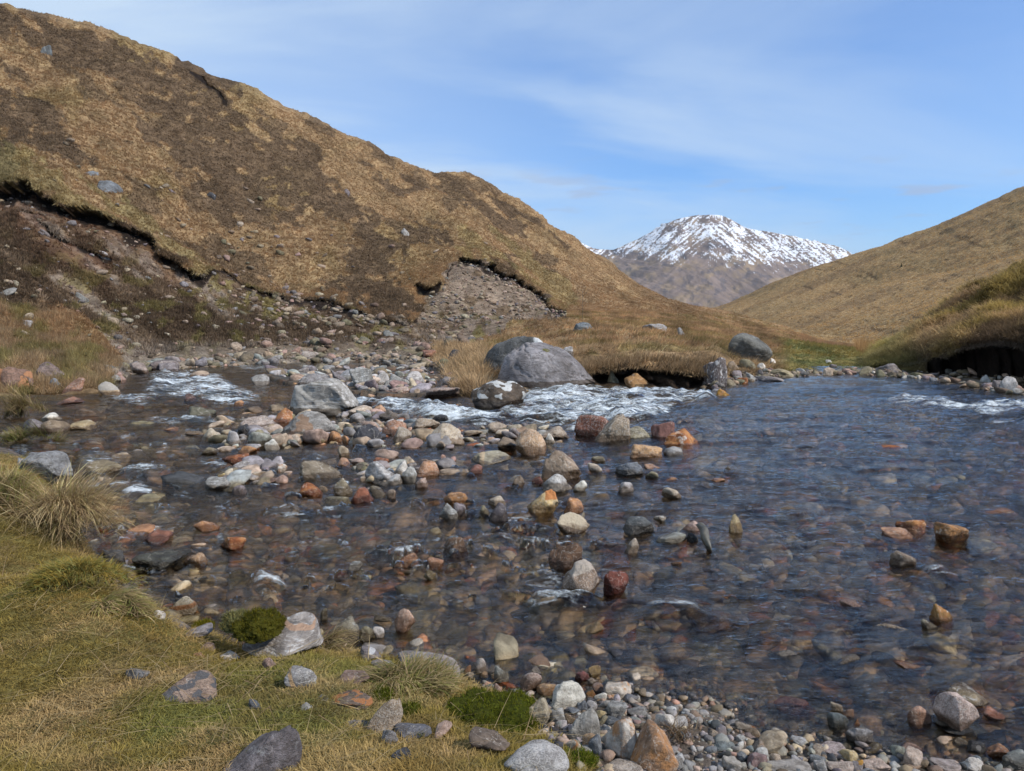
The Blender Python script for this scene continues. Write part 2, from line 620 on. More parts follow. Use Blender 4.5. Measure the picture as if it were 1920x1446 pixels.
lowL = [(-700, 600, 33), (0, 590, 34), (200, 620, 38), (350, 625, 43), (530, 615, 47), (700, 615, 50), (830, 612, 52), (950, 600, 54), (1060, 592, 56), (1200, 605, 52), (1340, 622, 50), (1450, 634, 58), (1560, 648, 62), (1650, 656, 60), (1760, 682, 52), (1900, 712, 40)]
midL = [(-700, 300, 53), (0, 345, 51), (100, 370, 51), (200, 415, 52), (300, 470, 54), (400, 515, 57), (500, 540, 61), (600, 540, 65), (700, 530, 69), (780, 515, 72), (860, 487, 76), (910, 492, 77), (1000, 530, 76), (1065, 580, 71), (1200, 588, 74), (1340, 606, 78), (1450, 624, 84), (1560, 645, 90), (1650, 654, 80), (1760, 678, 64), (1900, 710, 50)]
upL = [(-700, 60, 78), (0, 170, 78), (200, 230, 79), (400, 320, 82), (600, 385, 90), (800, 420, 99), (900, 430, 104), (1000, 470, 108), (1100, 525, 108), (1200, 560, 110), (1340, 593, 115), (1450, 614, 118), (1560, 640, 120), (1650, 652, 100), (1760, 676, 76), (1900, 708, 60)]
crestL = [(-700, -190, 100), (-100, 2, 102), (0, 20, 102), (60, 32, 102), (130, 48, 103), (200, 68, 104), (300, 103, 106), (380, 140, 108), (460, 172, 110), (560, 214, 114), (640, 255, 118), (700, 279, 121), (760, 306, 124), (815, 330, 127), (832, 328, 128), (870, 329, 130), (920, 349, 134), (980, 385, 138), (1050, 434, 143), (1100, 467, 147), (1150, 499, 150), (1200, 534, 154), (1250, 560, 160), (1300, 573, 165), (1350, 582, 170), (1420, 599, 175), (1500, 622, 175), (1540, 635, 160), (1600, 648, 130), (1760, 674, 90), (1900, 706, 70)]
backL = [(x, y + 6, d + 18) for x, y, d in crestL]
farL = [(x, min(y + 60, 700) if y < 640 else y + 5, d + 130) for x, y, d in crestL]
CNT = [12, 22, 34, 34, 150, 110, 110, 8, 10]
PL = contour_surface(colsL, [under3, shore3, bankL, footL, lowL, midL, upL, crestL, backL, farL], CNT)
RL, CL = PL.shape[:2]
rowbreak = np.cumsum([0] + CNT)
pxL = np.broadcast_to(colsL[None], (RL, CL))
pxp, pyL = project(PL)
# roughness of the slope
nrmL = normals_of(PL)
X, Y, Z = PL[..., 0], PL[..., 1], PL[..., 2]
amp = np.interp(np.arange(RL), [0, rowbreak[1], rowbreak[2], rowbreak[4], rowbreak[5], rowbreak[7], RL], [0.1, 0.12, 0.22, 0.45, 0.65, 0.75, 0.8])[:, None]
fadew = np.where(PL[..., 2] < 0.02, 0.35, 1.0)
rough = fbm(X * 0.16, Y * 0.16, Z * 0.22, 6, 3, 0.55)
fine = fbm(X * 1.1, Y * 1.1, Z * 1.6, 4, 11, 0.6)
gull = fbm((X + Y * 0.4) * 0.25, Z * 0.05 + Y * 0.02, 0.0, 4, 31)
disp = (amp * rough * 0.9 + amp * 0.22 * fine + amp * 0.35 * gull) * fadew
calm = sstep(1000, 1100, pxL) * sstep(500, 560, pyL)
disp *= (1 - 0.45 * calm)
PL = PL + nrmL * disp[..., None]

# turf edges over eroded ground: the slope below each lip is set back under it
nz1 = fbm(pxL / 40, pyL / 40, 0, 4, 5) * 9
lips = [
    ([(-700, 300), (-200, 330), (0, 346), (40, 347), (100, 371), (150, 393), (200, 413), (240, 437), (290, 449), (302, 480), (340, 500), (370, 523), (395, 513), (420, 506), (450, 524), (490, 540), (560, 559), (640, 571), (725, 591)],
     [2.2, 2.2, 2.1, 2.1, 2.2, 2.2, 2.2, 2.1, 2.0, 1.8, 1.8, 1.4, 0.3, 0.6, 0.8, 0.7, 0.4, 0.5, 0.0], 62),
    ([(838, 520), (848, 498), (862, 483), (910, 490), (960, 512), (1000, 530), (1025, 548), (1036, 570), (1068, 588)], [0.4, 0.7, 1.0, 1.1, 1.2, 1.3, 1.4, 1.3, 0.0], 50),
    ([(772, 534), (785, 541), (803, 545), (822, 540), (832, 530)], [0.0, 1.2, 1.4, 1.1, 0.0], 16),
    ([(690, 588), (735, 604), (770, 600), (790, 590)], [0.0, 0.6, 0.6, 0.0], 14),
    ([(345, 120), (375, 138), (395, 155), (420, 175), (432, 190)], [0.0, 0.45, 0.5, 0.45, 0.0], 10),
    ([(20, 384), (50, 392), (75, 388)], [0.0, 0.9, 0.0], 15),
    ([(40, 400), (105, 440), (150, 462), (200, 480), (206, 462)], [0.0, 0.5, 0.6, 0.7, 0.0], 16),
]
peat = np.zeros((RL, CL))
lipfr = np.zeros((RL, CL))
below1 = np.zeros((RL, CL))
onhill = (np.arange(RL) > rowbreak[3])[:, None] & (np.arange(RL) < rowbreak[7])[:, None]
for pts, dep, span in lips:
    jx = fbm(colsL / 14, np.full(CL, len(pts) * 3.3), 0, 2, 77) * 3.2
    ly = np.interp(colsL, [p[0] for p in pts], [p[1] for p in pts]) + jx
    ld = np.interp(colsL, [p[0] for p in pts], dep, left=0, right=0)
    ly, ld = ly[None], ld[None]
    dpy = pyL - ly
    inside = (dpy > 0) & onhill
    k = np.where(inside, ld * np.exp(-dpy / span), 0)
    lipfr = np.maximum(lipfr, ((dpy <= 0) & (dpy > -7) & onhill) * np.clip(ld, 0, 1.5))
    PL[..., 1] += k
    PL[..., 0] -= 0.25 * k
    PL[..., 2] -= 0.10 * k
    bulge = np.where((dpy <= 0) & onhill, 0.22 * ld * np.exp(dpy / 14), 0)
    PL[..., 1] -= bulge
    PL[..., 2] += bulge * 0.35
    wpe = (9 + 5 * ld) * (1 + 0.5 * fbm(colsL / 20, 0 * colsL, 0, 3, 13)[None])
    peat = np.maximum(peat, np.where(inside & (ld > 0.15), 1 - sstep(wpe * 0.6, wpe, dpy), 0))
    below1 = np.maximum(below1, np.where(inside & (ld > 0.1), np.exp(-dpy / 40), 0))

# peninsula edge: turf overhanging a peaty bank
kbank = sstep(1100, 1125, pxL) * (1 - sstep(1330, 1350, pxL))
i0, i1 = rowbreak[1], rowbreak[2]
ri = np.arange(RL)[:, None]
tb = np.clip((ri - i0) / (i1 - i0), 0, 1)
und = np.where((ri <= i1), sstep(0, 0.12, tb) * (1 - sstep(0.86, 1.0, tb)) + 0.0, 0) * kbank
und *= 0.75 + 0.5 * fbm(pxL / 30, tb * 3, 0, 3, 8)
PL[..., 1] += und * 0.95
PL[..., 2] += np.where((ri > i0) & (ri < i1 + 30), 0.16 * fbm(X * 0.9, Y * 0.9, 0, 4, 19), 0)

# ---- colours
d1 = fbm(pxL / 60, pyL / 38, 0, 5, 41)
d2 = fbm(pxL / 16, pyL / 10, 0, 4, 42)
d3 = fbm((pxL * 0.62 - pyL * 0.78) / 18, (pxL * 0.78 + pyL * 0.62) / 90, 0, 5, 43)
wx, wy = pxL + d1 * 30 + d2 * 16 + d3 * 26, pyL + d2 * 12 + d1 * 16 - d3 * 20
col = np.broadcast_to(TAN, PL.shape).copy()
olz = fbm(pxL / 130, pyL / 90, 0, 4, 51)
col = lerp(col, OLIVE * 1.25, 0.30 * sstep(-0.1, 0.6, olz) * (1 - sstep(650, 1000, pxL)))
col = lerp(col, np.array((0.27, 0.182, 0.10)), 0.5 * sstep(600, 1100, pxL))
col = lerp(col, STRAW, 0.30 * sstep(0.2, 0.8, fbm(pxL / 45, pyL / 22, 0, 4, 52)))
HEA = [
    [(-700, -250), (0, 22), (130, 50), (300, 100), (400, 145), (440, 185), (430, 205), (370, 205), (300, 172), (200, 138), (100, 118), (30, 70), (-700, -150)],
    [(-700, 40), (0, 125), (60, 180), (118, 240), (112, 262), (155, 292), (145, 305), (60, 305), (0, 335), (-700, 250)],
    [(248, 180), (330, 185), (420, 200), (520, 252), (590, 300), (640, 350), (672, 380), (705, 440), (765, 500), (785, 560), (770, 602), (700, 588), (636, 545), (652, 450), (600, 405), (450, 425), (380, 385), (350, 330), (290, 262)],
    [(700, 328), (790, 338), (805, 360), (740, 367)],
    [(838, 332), (920, 378), (985, 400), (1030, 440), (960, 425), (900, 402), (860, 372)],
    [(735, 418), (830, 455), (845, 482), (760, 455)],
    [(520, 285), (600, 300), (595, 322), (540, 308)],
    [(660, 290), (730, 310), (700, 322)],
    [(1000, 420), (1080, 465), (1060, 470), (1010, 445)],
]
hea = np.zeros((RL, CL))
for p in HEA:
    hea = np.maximum(hea, inpoly(wx, wy, p))
hea = np.where(fbm(pxL / 30, pyL / 14, 0, 5, 61) > 0.62, 0, hea)
hea = np.maximum(hea, (fbm((pxL + pyL * 0.2) / 70, (pyL - pxL * 0.45) / 30, 0, 5, 62) > 0.42) * 0.8 * (pyL < 600) * (1 - calm))
hea *= (ri > rowbreak[3])
col = lerp(col, HEATHER * 1.02, hea * 0.9)
green_lip = inpoly(wx, wy, [(-700, 240), (0, 300), (100, 330), (200, 370), (300, 430), (380, 500), (430, 510), (380, 530), (290, 455), (200, 418), (100, 375), (0, 350), (-700, 320)])
col = lerp(col, OLIVE * 1.45 + 0.03, 0.5 * green_lip)
green2 = inpoly(wx, wy, [(850, 430), (960, 470), (1060, 540), (1100, 590), (1065, 588), (1000, 528), (910, 488), (860, 478)])
col = lerp(col, OLIVE * 1.45 + 0.02, 0.4 * green2)
SOILP = [(-700, 340), (0, 346), (40, 348), (100, 372), (200, 414), (290, 450), (302, 481), (370, 523), (430, 508), (500, 545), (600, 562), (720, 590), (790, 602), (850, 640), (830, 672), (530, 672), (240, 692), (200, 640), (140, 575), (60, 560), (-700, 560)]
soil = inpoly(pxL + d2 * 3, pyL + d2 * 2, SOILP).astype(float)
soil *= (ri < rowbreak[6])
st = fbm((pxL * 0.62 + pyL * -0.78) / 26, (pxL * 0.78 + pyL * 0.62) / 150, 0, 5, 71)
scol = lerp(np.broadcast_to(HEATHER * 0.92, PL.shape), SOIL * 1.2, sstep(-0.2, 0.2, st))
scol = lerp(scol, GRAVEL * 0.78, 0.85 * sstep(0.22, 0.5, st))
scol = lerp(scol, OLIVE * 1.1, 0.7 * sstep(0.25, 0.5, fbm(pxL / 34, pyL / 22, 0, 4, 72)) * sstep(400, 560, pyL))
scol = lerp(scol, REDSOIL, np.clip(below1 * 1.2, 0, 1) * (1 - sstep(250, 420, pxL)) * 0.65)
scol = lerp(scol, GRAVEL * 0.8, 0.55 * sstep(640, 668, pyL))
col = lerp(col, scol, soil)
SCREE = [(845, 498), (862, 483), (910, 491), (1000, 532), (1028, 552), (1036, 572), (1066, 590), (1000, 604), (930, 622), (880, 645), (800, 645), (780, 600), (800, 560), (838, 545), (832, 520)]
scree = inpoly(pxL + d2 * 4, pyL + d2 * 3, SCREE).astype(float) * (ri < rowbreak[6])
sc = fbm(pxL / 22, pyL / 16, 0, 5, 73)
sccol = lerp(np.broadcast_to(np.array((0.24, 0.185, 0.14)), PL.shape), SOIL, sstep(0.0, 0.4, sc))
sccol = lerp(sccol, OLIVE * 1.1, 0.8 * sstep(0.25, 0.5, fbm(pxL / 30, pyL / 18, 0, 4, 74)) * sstep(560, 620, pyL))
col = lerp(col, sccol, scree)
LOWG = [(-700, 540), (0, 560), (70, 578), (130, 600), (165, 645), (232, 690), (215, 745), (-700, 800)]
lowg = inpoly(pxL + d2 * 6, pyL + d2 * 4, LOWG).astype(float)
gmix = fbm(pxL / 40, pyL / 22, 0, 4, 75)
lgc = lerp(np.broadcast_to(TAN * 1.1, PL.shape), OLIVE * 1.2, 0.75 * sstep(-0.1, 0.5, gmix))
col = lerp(col, lgc, lowg)
# cobbles along the far shore, turf of the peninsula, green flat by the pool
cob = ((ri <= i0 + 20 + 9 * d2) & (pxL > 215) & (pxL < 850)).astype(float)
col = lerp(col, GRAVEL * 0.8, cob)
pen = ((pxL > 850) & (pxL < 1500) & (ri > i1) & (pyL > 588) & (scree < 0.5)).astype(float)
pcol = lerp(np.broadcast_to(TAN * 1.2, PL.shape), OLIVE * 1.3, 0.6 * sstep(0.15, 0.6, fbm(X / 2.2, Y / 2.2, 0, 4, 81)))
pcol = pcol * (1 + 0.5 * fbm(X * 1.0, Y * 1.0, 0, 4, 83))[..., None]
pcol = lerp(pcol, OLIVE * 1.0, 0.7 * sstep(0.25, 0.6, fbm(X / 1.1, Y / 1.1, 0, 4, 84)))
col = lerp(col, pcol, pen * 0.85)
flat = sstep(1440, 1490, pxL + d2 * 10) * (ri < rowbreak[4]) * (ri >= i0)
col = lerp(col, lerp(np.broadcast_to(GREEN * 1.2 + 0.02, PL.shape), OLIVE * 1.5, sstep(-0.4, 0.2, fbm(X / 1.5, Y / 1.5, 0, 4, 82))), flat)
shorecob = (ri < i0 + 12) & (pxL > 1360)
col = lerp(col, GRAVEL * 0.7, shorecob.astype(float))
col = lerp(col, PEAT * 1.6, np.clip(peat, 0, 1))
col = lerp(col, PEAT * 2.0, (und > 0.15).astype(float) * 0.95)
col = col * (1 + 0.16 * d2 + 0.20 * d3)[..., None]
col = np.clip(col, 0.004, 0.9)

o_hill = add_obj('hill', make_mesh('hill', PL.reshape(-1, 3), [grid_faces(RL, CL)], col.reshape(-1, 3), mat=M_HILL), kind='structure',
                 label='brown heather hillside on the left with eroded peat edges')
_, pyF = project(PL)

# ================================================================== RIGHT HILL
colsR = np.arange(1280, 3000, 3.0)
baseR = [(1280, 625, 130), (1450, 632, 120), (1560, 646, 95), (1650, 656, 75), (1720, 656, 65), (1800, 660, 60), (1920, 665, 52), (2300, 670, 48), (3000, 700, 40)]
lowR = [(1280, 612, 200), (1450, 615, 160), (1560, 625, 120), (1650, 628, 100), (1720, 610, 90), (1800, 590, 85), (1920, 565, 75), (2300, 520, 64), (3000, 400, 50)]
midR = [(1280, 596, 280), (1345, 586, 270), (1450, 565, 230), (1600, 548, 200), (1750, 515, 175), (1920, 475, 155), (2300, 380, 130), (3000, 200, 110)]
crestR = [(1280, 590, 340), (1345, 574, 330), (1400, 553, 310), (1480, 520, 290), (1540, 500, 275), (1610, 478, 262), (1655, 462, 255), (1700, 445, 248), (1760, 424, 240), (1800, 406, 232), (1860, 383, 224), (1920, 358, 215), (2200, 235, 200), (3000, -100, 180)]
backR = [(x, y + 8, d + 60) for x, y, d in crestR]
CR = [20, 60, 70, 10]
PR = contour_surface(colsR, [baseR, lowR, midR, crestR, backR], CR)
XR, YR, ZR = PR[..., 0], PR[..., 1], PR[..., 2]
PR += normals_of(PR) * ((fbm(XR * 0.06, YR * 0.04, ZR * 0.1, 5, 101) * 0.8 + fbm(XR * 0.5, YR * 0.5, ZR * 0.6, 4, 102) * 0.2))[..., None]
pxr = np.broadcast_to(colsR[None], PR.shape[:2])
_, pyr = project(PR)
tr = fbm((pxr * 0.42 + pyr) / 9, (pxr - pyr * 0.4) / 150, 0, 5, 103)
cR = lerp(np.broadcast_to(np.array((0.33, 0.23, 0.12)), PR.shape), HEATHER * 1.5, 0.4 * sstep(0.15, 0.6, tr))
cR = lerp(cR, STRAW * 0.9, 0.45 * sstep(0.15, 0.6, fbm(pxr / 60, pyr / 24, 0, 4, 104)))
cR = lerp(cR, HEATHER * 1.1, 0.25 * sstep(0.1, 0.5, fbm(pxr / 40, pyr / 6, 0, 4, 105)) * sstep(575, 620, pyr))
cR = lerp(cR, PEAT * 2.5, ((fbm(pxr / 26, (pyr - 0.3 * pxr) / 5, 0, 3, 106) > 0.86)).astype(float) * 0.6)
add_obj('hill', make_mesh('hill_right', PR.reshape(-1, 3), [grid_faces(*PR.shape[:2])], cR.reshape(-1, 3), mat=M_HILL), kind='structure',
        label='tan grass hillside sloping up on the right')

# ================================================================== RIGHT BANK, SHAGGY GRASS OVER AN UNDERCUT
colsB = np.arange(1600, 2900, 2.2)
shB = [(1600, 703), (1690, 707), (1750, 714), (1800, 724), (1870, 737), (1920, 744), (2100, 785), (2900, 900)]
sh3 = [(x, y, float(plane_D(x, y, 0.12))) for x, y in shB]
un3 = [(x, y + 26, d - 0.8) for x, y, d in sh3]
beB = [(1600, 696, 28.5), (1690, 700, 27.5), (1750, 705, 26), (1800, 714, 24.6), (1870, 722, 22.8), (1920, 728, 22), (2100, 757, 18.6), (2900, 840, 13)]
liB = [(1600, 690, 30), (1690, 680, 28), (1730, 674, 26.8), (1750, 670, 26), (1775, 668, 25.2), (1800, 656, 24.4), (1830, 645, 23.8), (1870, 640, 22.8), (1920, 646, 21.9), (2100, 640, 18.6), (2900, 650, 13)]
moB = [(1600, 676, 38), (1690, 648, 34), (1800, 596, 31), (1860, 580, 29), (1920, 572, 28), (2100, 530, 24), (2900, 400, 18)]
toB = [(1600, 668, 52), (1670, 645, 48), (1700, 626, 46), (1740, 600, 43), (1790, 570, 40), (1840, 541, 37), (1880, 524, 35.5), (1920, 508, 34), (2100, 440, 30), (2900, 200, 24)]
baB = [(x, y + 12, d + 9) for x, y, d in toB]
CB = [8, 16, 30, 70, 70, 12]
PB = contour_surface(colsB, [un3, sh3, beB, liB, moB, toB, baB], CB)
rbB = np.cumsum([0] + CB)
rB = np.arange(PB.shape[0])[:, None]
pxb = np.broadcast_to(colsB[None], PB.shape[:2])
XB, YB, ZB = PB[..., 0], PB[..., 1], PB[..., 2]
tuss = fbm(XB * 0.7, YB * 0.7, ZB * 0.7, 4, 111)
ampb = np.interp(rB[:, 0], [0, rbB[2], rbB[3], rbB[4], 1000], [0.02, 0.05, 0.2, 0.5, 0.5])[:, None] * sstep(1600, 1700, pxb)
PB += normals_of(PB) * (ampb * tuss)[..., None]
tB = np.clip((rB - rbB[2]) / CB[2], 0, 1)
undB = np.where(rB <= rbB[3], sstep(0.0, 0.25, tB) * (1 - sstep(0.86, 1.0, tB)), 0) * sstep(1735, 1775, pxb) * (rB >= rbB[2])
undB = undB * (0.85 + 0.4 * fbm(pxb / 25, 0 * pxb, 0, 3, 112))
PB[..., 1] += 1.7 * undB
PB[..., 0] += 0.35 * undB
PB[..., 2] -= 0.5 * (1 - sstep(1600, 1650, pxb))
cB = lerp(np.broadcast_to(OLIVE * 1.1 + np.array((0.02, 0.0, 0.0)), PB.shape), TAN * 1.0, sstep(-0.35, 0.5, fbm(XB * 0.5, YB * 0.5, 0, 4, 113)))
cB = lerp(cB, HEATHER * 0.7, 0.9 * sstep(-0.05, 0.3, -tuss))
cB = cB * (1 + 0.45 * fbm(XB * 1.3, YB * 1.3, ZB * 1.3, 4, 114))[..., None]
cB = lerp(cB, GREEN * 0.8 + OLIVE * 0.6, (1 - sstep(1690, 1760, pxb)) * 0.5)
cB = lerp(cB, GRAVEL * 0.55, (rB < rbB[2] + 3).astype(float))
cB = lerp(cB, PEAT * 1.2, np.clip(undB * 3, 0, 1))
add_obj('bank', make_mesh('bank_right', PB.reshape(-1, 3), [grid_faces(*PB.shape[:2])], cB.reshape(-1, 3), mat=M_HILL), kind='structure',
        label='shaggy grass bank with a black undercut on the right')
_, pyB = project(PB)

# ================================================================== SNOWY MOUNTAIN
colsM = np.arange(950, 1900, 1.1)
silM = [(950, 470), (1040, 462), (1090, 463), (1115, 467), (1150, 469), (1175, 458), (1200, 448), (1230, 432), (1250, 421), (1270, 413), (1300, 406), (1330, 403), (1350, 404), (1368, 412), (1385, 421), (1400, 429), (1440, 436), (1480, 444), (1500, 448), (1530, 456), (1560, 466), (1600, 478), (1640, 486), (1700, 496), (1900, 520)]
crM = [(x, y, 3600) for x, y in silM]
m3 = [(x, y + (600 - y) * 0.28, 3250) for x, y in silM]
m2 = [(x, y + (600 - y) * 0.60, 2800) for x, y in silM]
m1 = [(x, 603, 2150) for x, y in silM]
m0 = [(x, 640, 1500) for x, y in silM]
bM = [(x, y + 10, 4100) for x, y in silM]
PM = contour_surface(colsM, [m0, m1, m2, m3, crM, bM], [20, 90, 80, 90, 10], sm=5)
XM, YM, ZM = PM[..., 0], PM[..., 1], PM[..., 2]
ridge = fbm(XM * 0.0042, YM * 0.0016, 0, 5, 121)
ridge2 = fbm((XM + 0.35 * YM) * 0.016, (YM - 0.35 * XM) * 0.004, ZM * 0.004, 5, 122, 0.6)
lim = np.ones(PM.shape[:2]); lim[-12:] = 0.25
PM[..., 2] += (ridge * 26 + ridge2 * 20) * lim
PM[..., 1] += ridge2 * 40 * lim
pxm, pym = project(PM)
hh = (600 - pym) / 200.0
g = fbm((pxm * 0.75 + (pym) * 0.9 * np.sign(1330 - pxm)) / 7.0, (pym - pxm * 0.25 * np.sign(1330 - pxm)) / 26.0, 0, 5, 123, 0.62)
g2 = fbm(pxm / 3.2, pym / 2.0, 0, 4, 124, 0.65)
g3 = fbm((pxm * 0.75 + pym * 0.9 * np.sign(1330 - pxm)) / 3.2, (pym - pxm * 0.25 * np.sign(1330 - pxm)) / 15.0, 0, 4, 129, 0.6)
big = fbm(pxm / 70, pym / 30, 0, 3, 125)
snowline = 500 + 14 * fbm(pxm / 50, pym / 50, 0, 4, 126) + 0.09 * np.clip(pxm - 1280, -50, 200)
lvl = sstep(snowline + 12, snowline - 38, pym)
crag = 0.5 * np.exp(-(((pxm - 1310) / 60) ** 2 + ((pym - 462) / 14) ** 2)) + 0.45 * np.exp(-(((pxm - 1400) / 18) ** 2 + ((pym - 448) / 9) ** 2)) + 0.6 * np.exp(-(((pxm - 1350) / 40) ** 2 + ((pym - 414) / 7) ** 2)) + 0.5 * np.exp(-(((pxm - 1270) / 25) ** 2 + ((pym - 430) / 9) ** 2))
fine_r = 0.5 * sstep(1380, 1460, pxm) + 0.5 * (1 - sstep(1180, 1230, pxm))
sn = g * (0.34 - 0.2 * fine_r) + g3 * 0.55 + g2 * (0.55 + 0.25 * fine_r) + 0.15 * big - crag * 1.1
snow = sstep(-0.02, 0.26, sn + (lvl - 0.86) * 1.2) * (lvl > 0.02)
rockc = lerp(np.broadcast_to(np.array((0.200, 0.148, 0.118)), PM.shape), np.array((0.265, 0.19, 0.12)), sstep(-0.1, 0.5, fbm(pxm / 26, pym / 12, 0, 5, 127)))
rockc = lerp(rockc, np.array((0.10, 0.085, 0.085)), 0.7 * sstep(0.25, 0.55, fbm(pxm / 12, pym / 7, 0, 4, 128)))
rockc = rockc * (0.85 + 0.3 * g)[..., None]
cM = lerp(np.clip(rockc, 0.02, 1), np.array((0.80, 0.83, 0.88)), snow * 0.80)
m_mtn, ntm = new_mat('mountain_slope_snow')
N = NT(ntm)
outm = N.n('ShaderNodeOutputMaterial')
bsm = N.n('ShaderNodeBsdfPrincipled')
N.l(bsm.outputs[0], outm.inputs[0])
N.l(N.n('ShaderNodeAttribute', attribute_name='Col').outputs['Color'], bsm.inputs['Base Color'])
bsm.inputs['Roughness'].default_value = 0.9
bsm.inputs['Specular IOR Level'].default_value = 0.1
add_obj('mountain', make_mesh('mountain', PM.reshape(-1, 3), [grid_faces(*PM.shape[:2])], cM.reshape(-1, 3), mat=m_mtn), kind='structure',
        label='distant rounded mountain streaked with snow')

# valley floor out to the horizon
gv = np.array([(-9000, -3000, -6), (9000, -3000, -6), (9000, 14000, -6), (-9000, 14000, -6)], float)
add_obj('terrain', make_mesh('terrain', gv, [np.array([[0, 1, 2, 3]])], np.tile(TAN * 0.7, (4, 1)), mat=M_HILL), kind='structure')

# ================================================================== NEAR BANK
NS = [(-2600, 1000, .5, .55), (-900, 890, .5, .55), (-200, 872, .45, .5), (0, 868, .4, .45), (70, 885, .35, .42), (120, 915, .35, .42), (150, 955, .35, .42), (138, 1012, .3, .40), (190, 1075, .35, .42), (225, 1125, .35, .42), (238, 1172, .5, .36), (330, 1180, .7, .32), (400, 1195, .8, .30), (480, 1232, .8, .28), (600, 1222, .8, .27), (700, 1235, .8, .24), (800, 1255, .8, .24), (880, 1280, .9, .24), (950, 1305, 1.2, .22), (1000, 1318, 1.4, .20), (1070, 1322, 1.6, .17), (1180, 1304, 1.8, .16), (1260, 1314, 1.9, .15), (1340, 1336, 2, .15), (1400, 1368, 2, .14), (1480, 1388, 2, .14), (1560, 1404, 2, .12), (1650, 1424, 2, .12), (1750, 1440, 2, .12), (1850, 1440, 2, .12), (1920, 1450, 2, .12), (2300, 1530, 2, .14), (3200, 1750, 2, .2)]
NSW = [tuple(at(x, y, float(plane_D(x, y, 0.0)))[:2]) for x, y, _, _ in NS]
NSpoly = NSW + [(9, -9), (-14, -9)]
nsp = np.array(NSW)


def near_z(x, y):
    x, y = np.asarray(x, float), np.asarray(y, float)
    d, _ = polydist(x, y, NSW)
    ins = inpoly(x, y, NSpoly)
    sd = np.where(ins, d, -d)
    w2 = np.zeros(x.shape); e = np.zeros(x.shape); t = np.zeros(x.shape)
    for (qx, qy), (_, _, ee, tt) in zip(NSW, NS):
        k = 1 / ((x - qx) ** 2 + (y - qy) ** 2 + 0.02) ** 1.5
        w2 += k; e += k * ee; t += k * tt
    e /= w2; t /= w2
    up = t * (1 - np.exp(-np.clip(sd, 0, 9) / e * 1.6))
    dn = np.clip(sd, -3, 0) * np.where(e < 1, 0.7, 0.22)
    z = np.where(sd > 0, up, dn)
    for bx, by, br, bh in ((95, 1115, 0.62, 0.17), (20, 960, 0.9, 0.22), (-150, 960, 1.0, 0.25), (880, 1370, 0.38, 0.09)):
        q = at(bx, by, float(plane_D(bx, by, 0.4)))
        z = z + np.where(sd > 0, bh * np.exp(-((x - q[0]) ** 2 + (y - q[1]) ** 2) / br ** 2) * sstep(0, 0.25, sd), 0)
    z = z + 0.05 * fbm(x * 1.3, y * 1.3, 0, 4, 141) * sstep(0, 0.6, sd) * (0.4 + 0.6 * (e < 1.1)) + 0.014 * fbm(x * 6, y * 6, 0, 3, 142)
    return z, sd


def near_mask(px, py):
    """1 where the near bank carries turf, 0 on the shingle"""
    return inpoly(px, py, [(-3000, 700), (-200, 830), (60, 860), (170, 945), (245, 1100), (330, 1176), (600, 1212), (800, 1240), (900, 1285), (960, 1330), (1010, 1370), (1060, 1420), (1110, 1460), (1300, 2600), (-3000, 2600)])


xs_ = np.concatenate([np.linspace(-22, -9.2, 20), np.arange(-9, 5.5, 0.032), np.linspace(5.8, 22, 20)])
ys_ = np.concatenate([np.linspace(-10, 1.3, 18), np.arange(1.5, 12.5, 0.032)])
GX, GY = np.meshgrid(xs_, ys_)
GZ, GSD = near_z(GX, GY)
NB = np.stack([GX, GY, GZ], -1)
pxn, pyn = project(np.where((GY > 0.8)[..., None], NB, np.array([0, 3, -3.0])))
turf = np.where(GY > 1.4, near_mask(pxn, pyn + 6 * fbm(GX * 3, GY * 3, 0, 4, 150)), True)
keepn = GSD > -0.7
tn = fbm(GX * 0.9, GY * 0.9, 0, 5, 151)
cN = lerp(np.broadcast_to(OLIVE * 0.95, NB.shape), GREEN * 1.1, sstep(0.0, 0.6, tn))
cN = lerp(cN, TAN * 0.8, 0.5 * sstep(0.1, 0.6, fbm(GX * 2.1, GY * 2.1, 0, 4, 152)))
cN = np.where(turf[..., None], cN, np.array((0.12, 0.10, 0.085)) * (1 + 0.3 * fbm(GX * 9, GY * 9, 0, 3, 153))[..., None])
cN = lerp(cN, PEAT * 2, ((GSD < 0.16) & (pxn < 245)).astype(float))
add_obj('bank', make_mesh('bank_near', NB.reshape(-1, 3), [grid_faces(*GX.shape, keepn)], np.clip(cN, 0.01, 1).reshape(-1, 3), mat=M_BANK), kind='structure',
        label='mossy yellow green turf bank in the foreground')

# ================================================================== STREAM BED
cb_ = np.arange(-900, 2900, 5.0)
rb_ = 2.0 * (48 / 2.0) ** np.linspace(0, 1, 340)
dxb, _ = ray(cb_, 900.0)
BX = dxb[None] * rb_[:, None]
BY = np.broadcast_to(rb_[:, None], BX.shape)


